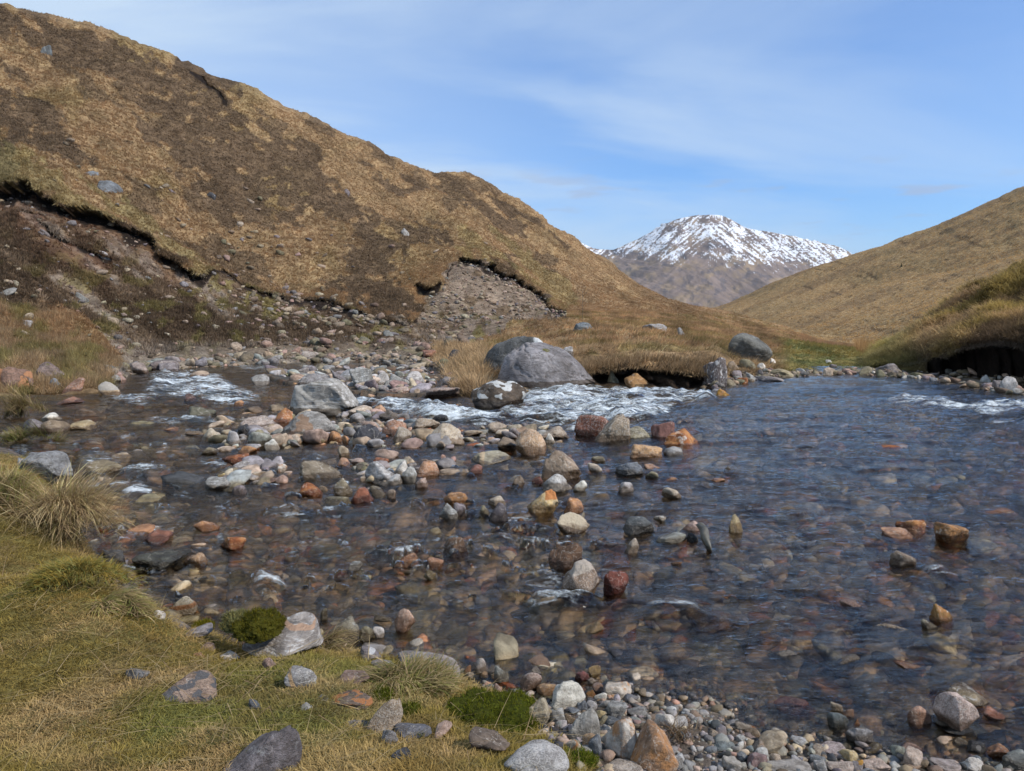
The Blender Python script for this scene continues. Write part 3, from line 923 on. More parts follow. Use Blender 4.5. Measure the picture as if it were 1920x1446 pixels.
def bed_z(x, y):
    x, y = np.asarray(x, float), np.asarray(y, float)
    _, sd = near_z(x, y)
    z = -0.24 * (1 - np.exp(np.clip(sd, -30, 0) / 1.5)) - 0.02
    z = z - 0.25 * sstep(8, 15, y) * sstep(1.5, 5, x)
    qx, qy = project(np.stack([x, y, 0 * x], -1))
    bar = inpoly(qx + 14 * fbm(x * 2, y * 2, 0, 3, 160), qy + 5 * fbm(x * 2, y * 2, 0, 3, 161), [(380, 805), (450, 770), (540, 760), (680, 765), (780, 785), (900, 795), (1040, 790), (1050, 835), (980, 832), (860, 845), (640, 835), (420, 842)])
    bar2 = inpoly(qx, qy, [(480, 706), (560, 700), (640, 682), (760, 690), (830, 706), (800, 744), (690, 742), (600, 735)])
    z = np.where(bar, np.maximum(z, -0.03), z)
    z = np.where(bar2, np.maximum(z, 0.08), z)
    return z + 0.07 * fbm(x * 1.6, y * 1.6, 0, 4, 162) - 0.03 - np.where(sd > -0.1, 0.25, 0)


BZ = bed_z(BX, BY)
bc = lerp(np.broadcast_to(np.array((0.095, 0.072, 0.052)), BX.shape + (3,)), np.array((0.15, 0.09, 0.055)), sstep(0, 0.6, fbm(BX * 2, BY * 2, 0, 4, 163)))
bc = lerp(bc, np.array((0.06, 0.058, 0.053)), sstep(0.1, 0.6, fbm(BX * 3, BY * 3, 0, 4, 164)))
add_obj('riverbed', make_mesh('riverbed', np.stack([BX, BY, BZ], -1).reshape(-1, 3), [grid_faces(*BX.shape)], bc.reshape(-1, 3), mat=M_BED), kind='structure')

# ================================================================== WATER
wc = np.arange(-620, 2560, 2.4)
wr = np.concatenate([np.arange(660, 690, 1.5), np.arange(690, 830, 0.9), np.arange(830, 1000, 1.3), np.arange(1000, 1560, 1.7), np.linspace(1565, 2400, 40)])
WPX, WPY = np.meshgrid(wc, wr)
WD = plane_D(WPX, WPY, 0.0)
W = at(WPX, WPY, WD)
wx_, wy_ = W[..., 0], W[..., 1]
lipx = np.interp(WPY, [700, 722, 745, 770, 798, 830, 900], [1385, 1372, 1338, 1280, 1190, 1150, 1100])
pool = sstep(-1, 1, (WPX - lipx) / (5 + np.clip(WPY - 745, 0, 200) * 0.9)) * (1 - sstep(790, 930, WPY))
W[..., 2] += 0.12 * pool


def blur(a, n):
    k = np.hanning(n + 2)[1:-1]
    k /= k.sum()
    a = np.apply_along_axis(lambda r: np.convolve(r, k, 'same'), 0, a)
    return np.apply_along_axis(lambda r: np.convolve(r, k, 'same'), 1, a)


fw1 = fbm(WPX / 26, WPY / 9, 0, 4, 170)
fw2 = fbm(WPX / 9, WPY / 4, 0, 3, 171)
fx_, fy_ = WPX + 14 * fw1 + 6 * fw2, WPY + 5 * fw1 + 2 * fw2
foam = np.zeros(WPX.shape)
FP = [
    ([(640, 752), (700, 750), (800, 757), (880, 778), (960, 768), (985, 735), (1100, 724), (1200, 726), (1330, 735), (1328, 752), (1250, 772), (1200, 797), (1130, 790), (1050, 800), (980, 788), (900, 800), (800, 785), (700, 766)], 1.0),
    ([(275, 712), (330, 694), (415, 704), (440, 725), (500, 746), (430, 764), (350, 742), (235, 750), (290, 728)], 0.85),
    ([(1660, 757), (1770, 757), (1800, 772), (1860, 762), (1990, 764), (1990, 776), (1860, 784), (1770, 776)], 0.85),
    ([(1830, 798), (1990, 802), (1990, 812), (1850, 806)], 0.6),
    ([(1040, 796), (1180, 790), (1190, 806), (1060, 812)], 0.6),
]
for p, s in FP:
    foam = np.maximum(foam, s * inpoly(fx_, fy_, p))
for cx, cy, rx, ry, s in [(340, 788, 60, 6, .7), (185, 860, 36, 12, .8), (275, 882, 48, 9, .75), (255, 920, 24, 14, .7), (535, 968, 34, 10, .7), (298, 990, 28, 8, .8), (500, 1096, 34, 9, .7), (1060, 1132, 62, 13, .75), (1010, 1090, 60, 18, .4), (255, 745, 50, 6, .7), (1640, 935, 22, 9, .5), (930, 1012, 32, 9, .45), (400, 868, 20, 6, .6), (590, 855, 30, 5, .5), (1120, 852, 12, 6, .6), (1070, 960, 18, 5, .4), (1760, 1075, 30, 9, .35), (1260, 1150, 50, 16, .4), (1700, 1090, 24, 8, .35), (350, 935, 22, 8, .5), (420, 1018, 30, 6, .5), (700, 760, 40, 5, .5), (1540, 850, 30, 5, .3), (480, 690, 40, 5, .7), (560, 684, 24, 4, .6), (760, 682, 40, 3, .6), (1500, 745, 40, 3, .25)]:
    foam = np.maximum(foam, s * ((((fx_ - cx) / rx) ** 2 + ((fy_ - cy) / ry) ** 2) < 1))
rif = 0.42 * sstep(0.42, 0.75, fbm(WPX / 34, WPY / 9, 0, 4, 172)) * (1 - sstep(1000, 1250, WPX)) * sstep(760, 860, WPY) * (1 - sstep(1080, 1180, WPY))
foam = np.maximum(blur(foam, 15), rif)
w1 = fbm(wx_ * 0.7 + wy_ * 0.25, wy_ * 1.9 - wx_ * 0.35, 0, 4, 180)
w2 = fbm(wx_ * 2.6 + wy_ * 0.6, wy_ * 5.5 - wx_ * 1.1, 0, 4, 181, 0.6)
w3 = fbm(wx_ * 1.3, wy_ * 2.2, 0, 4, 182, 0.5)
near_sh = sstep(0, 1.2, -near_z(wx_, wy_)[1])
W[..., 2] += (0.030 * w1 + 0.016 * w2) * (0.25 + 0.75 * near_sh) + foam * (0.15 * w3 + 0.05 * np.abs(w2) + 0.02)

m_w, ntw = new_mat('stream_water')
N = NT(ntw)
outw = N.n('ShaderNodeOutputMaterial')
geo = N.n('ShaderNodeNewGeometry')
pos = geo.outputs['Position']
mp1 = N.n('ShaderNodeMapping'); N.l(pos, mp1.inputs[0]); mp1.inputs['Scale'].default_value = (1.0, 2.1, 1); mp1.inputs['Rotation'].default_value = (0, 0, -0.22)
b1 = N.noise(mp1.outputs[0], 2.6, 5, 0.6, dist=0.5)
b2 = N.noise(mp1.outputs[0], 9.0, 4, 0.6, dist=0.4)
bump = N.n('ShaderNodeBump')
N.l(N.ramp(N.noise(mp1.outputs[0], 0.45, 3, 0.5, dist=0.8), 0.35, 0.65, 0.28, 0.85), bump.inputs['Strength'])
bump.inputs['Distance'].default_value = 0.05
b3 = N.noise(mp1.outputs[0], 26.0, 3, 0.6, dist=0.3)
N.l(N.math('ADD', N.math('ADD', b1, N.math('MULTIPLY', b2, 0.42)), N.math('MULTIPLY', b3, 0.10)), bump.inputs['Height'])
fr = N.n('ShaderNodeFresnel'); fr.inputs['IOR'].default_value = 1.333
N.l(bump.outputs[0], fr.inputs['Normal'])
gl = N.n('ShaderNodeBsdfGlossy'); gl.inputs['Roughness'].default_value = 0.06
N.l(bump.outputs[0], gl.inputs['Normal'])
tr_ = N.n('ShaderNodeBsdfTransparent'); tr_.inputs[0].default_value = (0.97, 0.935, 0.855, 1)
rf = N.n('ShaderNodeBsdfRefraction'); rf.inputs['Color'].default_value = (0.97, 0.935, 0.855, 1); rf.inputs['IOR'].default_value = 1.2
rf.inputs['Roughness'].default_value = 0.0
N.l(bump.outputs[0], rf.inputs['Normal'])
mxt = N.n('ShaderNodeMixShader'); mxt.inputs[0].default_value = 0.30
N.l(tr_.outputs[0], mxt.inputs[1]); N.l(rf.outputs[0], mxt.inputs[2])
mxw = N.n('ShaderNodeMixShader')
N.l(N.math('MULTIPLY', fr.outputs[0], 0.95), mxw.inputs[0]); N.l(mxt.outputs[0], mxw.inputs[1]); N.l(gl.outputs[0], mxw.inputs[2])
fa = N.n('ShaderNodeAttribute', attribute_name='foam')
mpf = N.n('ShaderNodeMapping'); N.l(pos, mpf.inputs[0]); mpf.inputs['Scale'].default_value = (0.55, 2.0, 1); mpf.inputs['Rotation'].default_value = (0, 0, -0.12)
fnL = N.noise(mpf.outputs[0], 0.9, 4, 0.6, dist=0.6)
fn = N.noise(mpf.outputs[0], 3.2, 8, 0.68, dist=1.1)
fn2 = N.noise(pos, 26.0, 5, 0.7)
ff = N.math('ADD', N.math('MULTIPLY', fn, 0.7), N.math('MULTIPLY', fn2, 0.3))
ff2 = N.math('ADD', N.math('MULTIPLY', N.math('SUBTRACT', ff, 0.5), 1.9), 0.5)
fm = N.ramp(N.math('ADD', ff2, N.math('ADD', N.math('MULTIPLY', fa.outputs['Fac'], 0.265), N.math('MULTIPLY', N.math('SUBTRACT', fnL, 0.5), 0.7))), 0.60, 1.04, 0, 0.9)
fm = N.math('MULTIPLY', fm, N.ramp(fa.outputs['Fac'], 0.04, 0.25))
fd = N.n('ShaderNodeBsdfDiffuse'); fd.inputs[0].default_value = (0.68, 0.73, 0.75, 1)
bf = N.n('ShaderNodeBump'); bf.inputs['Strength'].default_value = 0.8; bf.inputs['Distance'].default_value = 0.07
N.l(ff, bf.inputs['Height']); N.l(bf.outputs[0], fd.inputs['Normal'])
mxf = N.n('ShaderNodeMixShader')
N.l(fm, mxf.inputs[0]); N.l(mxw.outputs[0], mxf.inputs[1]); N.l(fd.outputs[0], mxf.inputs[2])
N.l(mxf.outputs[0], outw.inputs[0])
add_obj('water', make_mesh('water', W.reshape(-1, 3), [grid_faces(*WPX.shape, ~((WPX > 950) & (WPY < 692)))[:, ::-1]], attrs={'foam': foam}, mat=m_w), kind='structure',
        label='clear shallow stream with white rapids')

# ================================================================== WHERE A SIGHT LINE MEETS THE PLACE
_marchD = 1.6 * (14 / 1.6) ** np.linspace(0, 1, 420)


def grid_hit(px, py, cols, PYg, G, first=0):
    j = (px - cols[0]) / (cols[1] - cols[0])
    j = int(round(j))
    if j < 0 or j >= len(cols):
        return None
    c = PYg[first:, j]
    w = np.where(c <= py)[0]
    if not len(w) or w[0] == 0:
        return None
    return float(G[first + w[0], j, 1])


def surf(px, py):
    """(distance, kind) of the first surface"""
    best = (float(plane_D(px, py, 0.0)) if py > 660 else 1e9, 'water')
    if py > 820:
        q = at(np.full(_marchD.shape, px), np.full(_marchD.shape, py), _marchD)
        z, sd = near_z(q[:, 0], q[:, 1])
        w = np.where((q[:, 2] < z))[0]
        if len(w) and _marchD[w[0]] < best[0] + 0.05:
            best = (float(_marchD[w[0]]), 'bank' if z[w[0]] > 0.0 else 'water')
    for cols, PYg, G, nm in ((colsL, pyF, PL, 'hill'), (colsB, pyB, PB, 'rbank'), (colsR, pyr, PR, 'rhill')):
        d = grid_hit(px, py, cols, PYg, G)
        if d and d < best[0]:
            best = (d, nm)
    return best


_cnt = [0]


def fit_profile(S, prof, c):
    """reshape a boulder so that its skyline follows the given heights above the waterline"""
    xb = np.linspace(-1, 1, 41)
    top = np.array([S[np.abs(S[:, 0] - x) < 0.09, 2].max() if np.any(np.abs(S[:, 0] - x) < 0.09) else -1 for x in xb])
    top = smooth1(np.maximum(top + c, 0.10), 5)
    want = np.interp(xb, [p[0] for p in prof], [p[1] for p in prof]) * (1 + c)
    k = np.interp(S[:, 0], xb, np.clip(smooth1(want / top, 3), 0.2, 3.5))
    S = S.copy()
    up = S[:, 2] > -c
    S[up, 2] = -c + (S[up, 2] + c) * k[up]
    return S


def stone(box, colr, matk, shape, label, name='stone', group=None, sub=False, c=0.35, dep=0.8, D=None, level=None, rough=1.0, zlift=0.0, seed=None, rotz=0.0, share=None, skew=0.0, prof=None, mark=None, mcol=(0.5, 0.5, 0.5)):
    x0, y0, x1, y1 = box
    _cnt[0] += 1
    seed = seed if seed is not None else 4000 + _cnt[0]
    px, py = (x0 + x1) / 2, y1
    kind = 'water'
    if D is None:
        D, kind = surf(px, py)
    _, dz = ray(px, (y0 + y1) / 2)
    a = math.atan(max(-float(dz), -0.6))
    if kind == 'bank':
        c = max(c, 0.5)
    elif c == 0.35:
        c = 0.14
    base = at(px, py, D)
    fwd = D * cp - (base[2] - EYE) * sp
    sc = F / fwd
    hw = (x1 - x0) / 2 / sc
    Hp = (y1 - y0) / sc
    hy = hw * dep
    ca, sa = math.cos(a), math.sin(a)
    k0 = math.sqrt(max(0, 1 - c * c))

    def vis(hz, hy):
        return c * hz * ca + math.sqrt((hz * ca) ** 2 + (hy * sa) ** 2) + k0 * hy * sa
    lo, hi = 0.18 * hw, 4 * hw
    if shape == 'slab':
        hz0 = 0.38 * hw
        while vis(hz0, hy) < Hp and hy < 1.25 * hw:
            hy *= 1.03
    while vis(lo, hy) > Hp and hy > 0.35 * hw:
        hy *= 0.93
    for _ in range(30):
        mid = (lo + hi) / 2
        if vis(mid, hy) < Hp:
            lo = mid
        else:
            hi = mid
    hz = (lo + hi) / 2
    yc = D + k0 * hy
    dxr, _ = ray(px, (y0 + y1) / 2)
    zc = base[2] + c * hz + zlift
    if sub:
        hz = min(hz, 0.6 * hw)
        zc = base[2] - hz + 0.012
        yc = D + hy
    wpx = hw * 2 * sc
    if share is not None:
        lv = level or 3
        key = ('m', share, lv)
        if key not in _lib:
            S, Fc = lib(share, lv)
            _lib[key] = make_mesh('stone_mesh', S, [Fc])
        me = _lib[key]
    else:
        lv = level or (5 if wpx > 150 else 4 if wpx > 45 else 3)
        S, Fc = stone_shape(seed, shape, lv, rough, skew)
        if prof:
            S = fit_profile(S, prof, c)
        at_ = None
        if mark:
            at_ = {'mark': np.clip(mark(S[:, 0], S[:, 1], S[:, 2]), 0, 1).astype(np.float32)}
        me = make_mesh(name, S, [Fc], attrs=at_)
    if not me.materials:
        me.materials.append(M_ROCK[matk])
    r = random.Random(seed)
    o = add_obj(name, me, label, 'boulder' if name == 'boulder' else 'stone', group)
    o.location = (float(dxr) * yc, yc, zc)
    o.scale = (hw * (r.choice([-1, 1]) if share is not None else 1), hy, hz)
    if share is not None:
        o.scale[0] = hw
        o.material_slots[0].link = 'OBJECT'
        o.material_slots[0].material = M_ROCK[matk]
    o.rotation_euler = (0, 0, rotz)
    j = r.uniform(0.9, 1.12)
    cc = PAL[colr]
    o.color = (cc[0] * j, cc[1] * j * r.uniform(0.97, 1.03), cc[2] * j, 1)
    if mark:
        o['mark_colour'] = [float(v) for v in mcol]
    o['wet_z'] = float(base[2] + r.uniform(0.02, 0.05) + 0.22 * hz) if kind == 'water' else -10.0
    if sub or matk == 'wetall':
        o['wet_z'] = 10.0
    return o


def speck(f, t, s):
    return lambda x, y, z: 0.5 + 2.5 * (fbm(x * f + s, y * f, z * f, 4, s) - t)


CROP = {'F': (0, 0, 1), '3': (300, 580, 800 / 1920), '4': (800, 560, 700 / 1920), '5': (700, 800, 700 / 1920), 'A': (0, 560, 700 / 1687), 'B': (0, 1000, 700 / 1920), 'C': (600, 1100, 700 / 1920), 'D': (1220, 1000, 700 / 1920), 'E': (1320, 600, 600 / 1920), 'H': (0, 0, 0.5), 'I': (0, 330, 480 / 1780), 'J': (480, 440, 620 / 1920), 'K': (980, 1230, 360 / 1920), 'L': (1640, 1230, 280 / 1874), 'Q': (1320, 1280, 340 / 1920)}


def bx(c, x0, y0, x1, y1):
    ox, oy, s = CROP[c]
    return (ox + x0 * s, oy + y0 * s, ox + x1 * s, oy + y1 * s)


def S(crop, x0, y0, x1, y1, colr, matk, shape, label, **kw):
    return stone(bx(crop, x0, y0, x1, y1), colr, {'g': 'granite', 'l': 'lichen', 'n': 'gneiss', 's': 'stained', 'm': 'smooth'}[matk], {'r': 'round', 'a': 'angular', 's': 'slab', 't': 'tri', 'b': 'block', 'w': 'wedge'}[shape], label, **kw)


def Bo(*a, **kw):
    return S(*a, name='boulder', **kw)
# ================================================================== STONES THAT CAN BE TOLD APART
# the rapids and the far bank
Bo('4', 280, 185, 645, 400, 'DG', 'l', 'a', 'dark lichened boulder with a white top corner, behind the big smooth grey boulder', mark=lambda x, y, z: 0.5 + 3 * np.minimum(x - 0.5, z - 0.25), mcol=(0.6, 0.6, 0.58), prof=[(-1,.25),(-.85,.6),(-.6,.8),(-.1,.95),(.3,1),(.6,.95),(.8,.85),(1,.7)], dep=0.9, seed=5102, skew=0.1).color = (0.13, 0.13, 0.125, 1)
Bo('4', 345, 213, 892, 478, 'G', 'l', 'r', skew=0.42, label='biggest smooth grey boulder standing over the white rapids', mark=lambda x, y, z: speck(2.4, 0.55, 27)(x, y, z) - 1.0 * (z < 0.2), mcol=(0.13, 0.115, 0.03), prof=[(-1,.4),(-.9,.7),(-.7,.92),(-.45,1),(-.1,.99),(.2,.9),(.45,.74),(.75,.45),(1,.14)], dep=0.75, seed=5301, c=0.3, rough=0.8).color = (0.25, 0.235, 0.24, 1)
Bo('4', 225, 412, 520, 562, 'B', 'l', 'a', 'low dark wet rock splashed with white lichen at the foot of the biggest grey boulder', mark=lambda x, y, z: speck(3.2, 0.38, 8)(x, y, z) + 1.2 * (z - 0.5), mcol=(0.55, 0.55, 0.53)).color = (0.10, 0.075, 0.055, 1)
S('4', 704, 245, 757, 286, 'LG', 'm', 't', 'little pale pointed stone on the right shoulder of the biggest grey boulder', D=23.6)
Bo('4', 1523, 173, 1792, 322, 'G', 'l', 'r', skew=0.15, label='dark oval lichened boulder perched on the bank above the pool', prof=[(-1,.6),(-.8,.9),(-.5,1),(0,.98),(.4,.88),(.8,.66),(1,.35)], c=0.5, dep=0.8, seed=5210, rough=0.8).color = (0.155, 0.155, 0.14, 1)
Bo('4', 1425, 298, 1555, 448, 'PG', 'g', 'b', 'squarish purple brown block flecked white, set in the bank below the oval boulder', mark=speck(5.0, 0.42, 5), mcol=(0.5, 0.47, 0.45)).color = (0.12, 0.095, 0.09, 1)
S('4', 1020, 383, 1162, 460, 'O', 'm', 'r', 'rounded orange stone in the shadow under the peat overhang', c=0.5).color = (0.34, 0.19, 0.08, 1)
S('4', 928, 368, 1022, 452, 'OL', 'm', 't', 'pointed greenish stone beside the orange one under the peat overhang')
S('4', 1490, 462, 1585, 522, 'Y', 's', 'a', 'mustard yellow stone splashed where the pool spills into the rapids').color = (0.36, 0.19, 0.04, 1)
S('4', 1690, 396, 1832, 447, 'PG', 'm', 's', 'flat purple grey slab dipping into the left edge of the pool')
S('4', 1722, 355, 1925, 405, 'OL', 'm', 's', 'long flat olive tan slab along the far edge of the pool').color = (0.26, 0.22, 0.14, 1)
S('4', 1538, 322, 1612, 372, 'B', 'm', 'r', 'brown cobble under the left end of the oval boulder')
S('4', 1606, 310, 1692, 372, 'OL', 'm', 'r', 'olive cobble wedged under the middle of the oval boulder')
S('4', 1762, 306, 1802, 342, 'W', 'm', 'r', 'white cobble under the right end of the oval boulder')
S('4', 1700, 330, 1742, 362, 'W', 'm', 'a', 'pale chip of stone in the cobbles below the oval boulder')
S('4', 1560, 368, 1622, 412, 'PG', 'm', 'b', 'purple grey cobble right of the white flecked block')
S('4', 1626, 378, 1696, 415, 'G', 'm', 's', 'grey cobble in the middle of the cobble heap below the oval boulder')
S('4', 1596, 405, 1652, 447, 'RU', 's', 'r', 'rust red cobble at the waterline of the cobble heap')
S('4', 1640, 412, 1696, 447, 'B', 'm', 'a', 'dark brown cobble beside the rust red one at the waterline')
S('4', 1520, 412, 1602, 455, 'OL', 'm', 'r', 'olive cobble at the foot of the white flecked block')
S('4', 755, 120, 890, 165, 'BG', 'l', 's', 'flat blue grey outcrop in the grass behind the biggest grey boulder')
S('4', 1110, 128, 1235, 168, 'LG', 'l', 's', 'pale flat outcrop in the tan grass of the spur')
S('4', 1290, 148, 1335, 192, 'G', 'l', 't', 'small grey upright rock in the grass right of the pale flat outcrop')
# the rust and tan group below the rapids
Bo('4', 755, 593, 940, 712, 'R', 'g', 'r', 'dark red boulder leaned on by a tan slab below the rapids', prof=[(-1,.4),(-.9,.8),(-.6,.97),(0,1),(.6,.95),(1,.7)], seed=5402, rough=0.8).color = (0.20, 0.08, 0.05, 1)
Bo('4', 860, 583, 1057, 747, 'T', 'g', 'w', 'tilted tan slab leaning on the dark red boulder', prof=[(-1,.2),(-.6,.45),(-.2,.7),(.2,.93),(.6,1),(.9,.97),(1,.75)], dep=0.55, rotz=0.0, seed=5471)
S('4', 1003, 660, 1165, 742, 'OL', 'g', 'r', 'olive grey stone behind the tilted tan slab')
Bo('4', 1153, 628, 1276, 742, 'R', 'm', 'b', 'plum red block standing beside the glossy rust coloured rock').color = (0.22, 0.11, 0.09, 1)
Bo('4', 1213, 668, 1422, 787, 'RU', 's', 'a', 'glossy wet rust and ochre rock right of the plum red block', prof=[(-1,.4),(-.7,.75),(-.2,.85),(.2,1),(.5,.7),(.8,.5),(1,.3)])
Bo('4', 1033, 743, 1212, 832, 'O', 'g', 'b', 'flat topped orange tan stone standing alone below the rust group').color = (0.42, 0.25, 0.12, 1)
S('4', 1213, 760, 1328, 822, 'G', 'm', 'r', 'grey stone right of the flat topped orange tan stone')
Bo('4', 455, 667, 617, 803, 'T', 'g', 'r', 'round tan boulder with a small white egg stone at its right', prof=[(-1,.5),(-.7,.8),(-.2,1),(.3,.97),(.7,.8),(1,.45)], seed=5518, rough=0.7).color = (0.42, 0.28, 0.17, 1)
S('4', 606, 690, 671, 750, 'W', 'm', 'r', 'small white egg shaped stone touching the round tan boulder')
Bo('4', 210, 783, 443, 865, 'OL', 'm', 's', 'flat olive grey stone with a pale tan band across it', mark=lambda x, y, z: 0.5 + 6 * (0.12 - np.abs(x + 0.36)), mcol=(0.46, 0.34, 0.21), prof=[(-1,.25),(-.7,.8),(-.4,1),(.4,.95),(.8,.6),(1,.3)]).color = (0.27, 0.24, 0.17, 1)
Bo('4', 575, 772, 798, 932, 'B', 'm', 't', 'big brown pointed boulder in the middle of the stream', prof=[(-1,.5),(-.8,.75),(-.5,.9),(-.25,1),(.1,.86),(.4,.68),(.7,.5),(1,.2)], seed=5604, rough=0.8).color = (0.29, 0.22, 0.16, 1)
S('4', 968, 835, 1112, 912, 'BG', 'm', 'a', 'slate blue stone right of the big brown pointed boulder')
S('4', 415, 645, 492, 700, 'LT', 'g', 'r', 'pale tan cobble just behind the round tan boulder')
S('4', 353, 673, 432, 716, 'LT', 'g', 'r', 'pale tan cobble left of the round tan boulder, nearest the water')
S('4', 313, 636, 412, 690, 'T', 'g', 'r', 'tan cobble furthest left of the trio by the round tan boulder')
S('4', 580, 660, 730, 720, 'T', 'g', 's', 'low tan slab behind the small white egg shaped stone')
S('4', 365, 710, 470, 785, 'B', 'm', 's', 'low wet brown slab at the left foot of the round tan boulder')
S('4', 190, 672, 290, 702, 'T', 'm', 's', 'thin tan stone barely above water left of the tan trio')
# the gravel bar and its two grey boulders
Bo('3', 578, 308, 893, 478, 'G', 'n', 'b', skew=0.18, label='big grey banded boulder standing on the gravel bar', prof=[(-1,.15),(-.93,.7),(-.85,.85),(-.5,.88),(-.1,.97),(.2,1),(.4,.95),(.6,.7),(.8,.4),(1,.15)], seed=5713, dep=0.7, c=0.4).color = (0.30, 0.285, 0.26, 1)
Bo('3', 505, 453, 808, 588, 'LG', 'l', 'r', 'pale lichened boulder lying in front of the grey banded boulder', mark=lambda x, y, z: speck(1.6, 0.15, 31)(x, y, z) + 0.6 * (-z - 0.1), mcol=(0.30, 0.19, 0.12), prof=[(-1,.1),(-.6,.5),(-.3,.85),(0,1),(.4,.97),(.7,.8),(.9,.5),(1,.2)], seed=5721, dep=0.7).color = (0.36, 0.34, 0.315, 1)
S('3', 498, 443, 598, 517, 'O', 's', 'a', 'rusty orange stone tucked against the left side of the grey banded boulder').color = (0.34, 0.15, 0.07, 1)
S('3', 757, 412, 832, 474, 'LG', 'g', 't', 'small pinkish grey pyramid stone at the right foot of the grey banded boulder')
Bo('3', 858, 516, 1003, 612, 'DG', 'm', 'r', 'black rounded stone on the gravel bar', prof=[(-1,.5),(-.5,.9),(.1,1),(.6,.9),(1,.6)])
Bo('3', 993, 500, 1133, 572, 'O', 'g', 'r', 'orange brown boulder just behind the black rounded stone').color = (0.32, 0.16, 0.09, 1)
S('3', 1038, 525, 1133, 602, 'LT', 'g', 'a', 'tan grey angular stone in front of the orange brown boulder').color = (0.31, 0.26, 0.2, 1)
Bo('3', 1198, 513, 1372, 617, 'LT', 'g', 'a', 'pale tan fractured boulder at the right end of the gravel bar', prof=[(-1,.2),(-.6,.7),(-.2,1),(.3,.95),(.7,.7),(1,.3)])
S('3', 178, 533, 278, 592, 'LT', 'g', 'r', 'pale stone at the far left tip of the gravel bar')
S('3', 283, 545, 373, 612, 'LG', 'm', 'a', 'light grey stone second from the left tip of the gravel bar')
S('3', 400, 548, 498, 617, 'BG', 'm', 'r', 'smooth greenish grey stone left of the pale lichened boulder').color = (0.26, 0.26, 0.22, 1)
S('3', 350, 515, 407, 556, 'DG', 'm', 'r', 'small charcoal stone on the left part of the gravel bar')
Bo('3', 360, 478, 523, 548, 'P', 'g', 's', 'low pinkish slab left of the rusty orange stone').color = (0.30, 0.24, 0.20, 1)
S('3', 468, 583, 543, 628, 'W', 'g', 'r', 'whitish tan stone below the left end of the pale lichened boulder')
S('3', 578, 565, 632, 606, 'LT', 'g', 'r', 'small cream stone under the pale lichened boulder')
S('3', 760, 548, 822, 594, 'O', 's', 'r', 'small orange stone at the right foot of the pale lichened boulder')
S('3', 815, 568, 862, 606, 'O', 'm', 'a', 'burnt orange wet stone against the left of the black rounded stone')
S('3', 835, 432, 960, 480, 'LT', 'g', 'r', 'rounded pinkish tan boulder right of the grey banded boulder')
S('3', 850, 466, 940, 512, 'G', 'g', 'r', 'grey cobble in front of the rounded pinkish tan boulder')
S('3', 985, 450, 1095, 503, 'B', 'm', 't', 'dark brown pyramid stone behind the orange brown boulder').color = (0.13, 0.105, 0.085, 1)
S('3', 960, 430, 1020, 474, 'O', 'g', 'a', 'orange pink stone on the edge of the white rapids behind the bar')
S('3', 1145, 485, 1265, 540, 'T', 'g', 's', 'tan slab behind the pale fractured boulder')
S('3', 940, 538, 1004, 596, 'P', 'g', 'a', 'pink wedge stone at the right of the black rounded stone')
S('3', 1225, 470, 1300, 500, 'DG', 'm', 's', 'dark wet stone at the edge of the foam behind the bar')
S('3', 1095, 580, 1165, 613, 'LT', 'm', 's', 'pale flat stone in the shallows left of the pale fractured boulder')
S('3', 350, 613, 440, 652, 'O', 's', 'r', 'bright orange stone in the water below the left gravel bar')
S('3', 290, 647, 402, 692, 'RU', 'm', 's', 'dark rust stone just left of and below the bright orange stone')
S('3', 175, 615, 260, 660, 'OL', 'm', 's', 'flat olive stone in the water off the left tip of the gravel bar')
S('3', 262, 613, 342, 644, 'LT', 'm', 's', 'flat tan stone between the olive one and the bright orange one')
S('3', 305, 678, 403, 742, 'G', 'n', 'a', 'grey white streaked stone alone in the stream below the dark rust stone')
S('3', 200, 753, 317, 812, 'G', 'n', 'a', 'grey angular stone leftmost in the midstream cluster')
S('3', 288, 772, 378, 822, 'OL', 'm', 's', 'flat olive stone leaning on the leftmost grey angular stone')
S('3', 258, 738, 300, 766, 'Y', 'm', 'r', 'little yellow stone above the leftmost grey angular stone')
S('3', 282, 750, 350, 768, 'LT', 'm', 's', 'thin pale flake of stone beside the little yellow stone')
S('3', 358, 744, 402, 778, 'G', 'm', 'r', 'little grey stone at the right of the thin pale flake')
S('3', 322, 790, 390, 835, 'PG', 'm', 'r', 'wet purple grey stone below the flat olive stone')
S('3', 412, 724, 493, 762, 'LT', 'g', 's', 'low tan stone speckled pale, left of the flat grey brown slab')
S('3', 440, 758, 548, 785, 'P', 'm', 's', 'flat pinkish stone awash below the low speckled tan stone')
S('3', 510, 697, 571, 740, 'W', 's', 'r', 'small whitish stone with rusty marks standing alone midstream')
Bo('3', 622, 683, 817, 768, 'B', 'm', 'w', 'flat grey brown slab with a tapering right end, lying midstream', prof=[(-1,.6),(-.8,1),(-.4,.98),(0,.85),(.5,.55),(1,.15)], dep=0.5).color = (0.20, 0.165, 0.12, 1)
S('3', 622, 778, 728, 846, 'RU', 's', 'a', 'glossy dark rust stone in front of the flat grey brown slab')
S('3', 860, 798, 962, 867, 'R', 'm', 't', 'brick red pyramid stone in the midstream cluster').color = (0.22, 0.085, 0.05, 1)
S('3', 783, 758, 873, 832, 'OL', 'n', 'r', 'olive and white banded stone left of the brick red pyramid')
S('3', 738, 833, 863, 888, 'OL', 'm', 's', 'flat wet olive stone in front of the banded olive one')
S('3', 915, 688, 1065, 795, 'LG', 'n', 'a', 'large light grey streaked stone in the midstream cluster', seed=5820)
S('3', 1053, 682, 1143, 762, 'W', 'g', 'r', 'whitish stone right of the large light grey streaked stone')
S('3', 1085, 708, 1157, 782, 'LG', 'm', 'r', 'pale grey stone in front of the whitish stone')
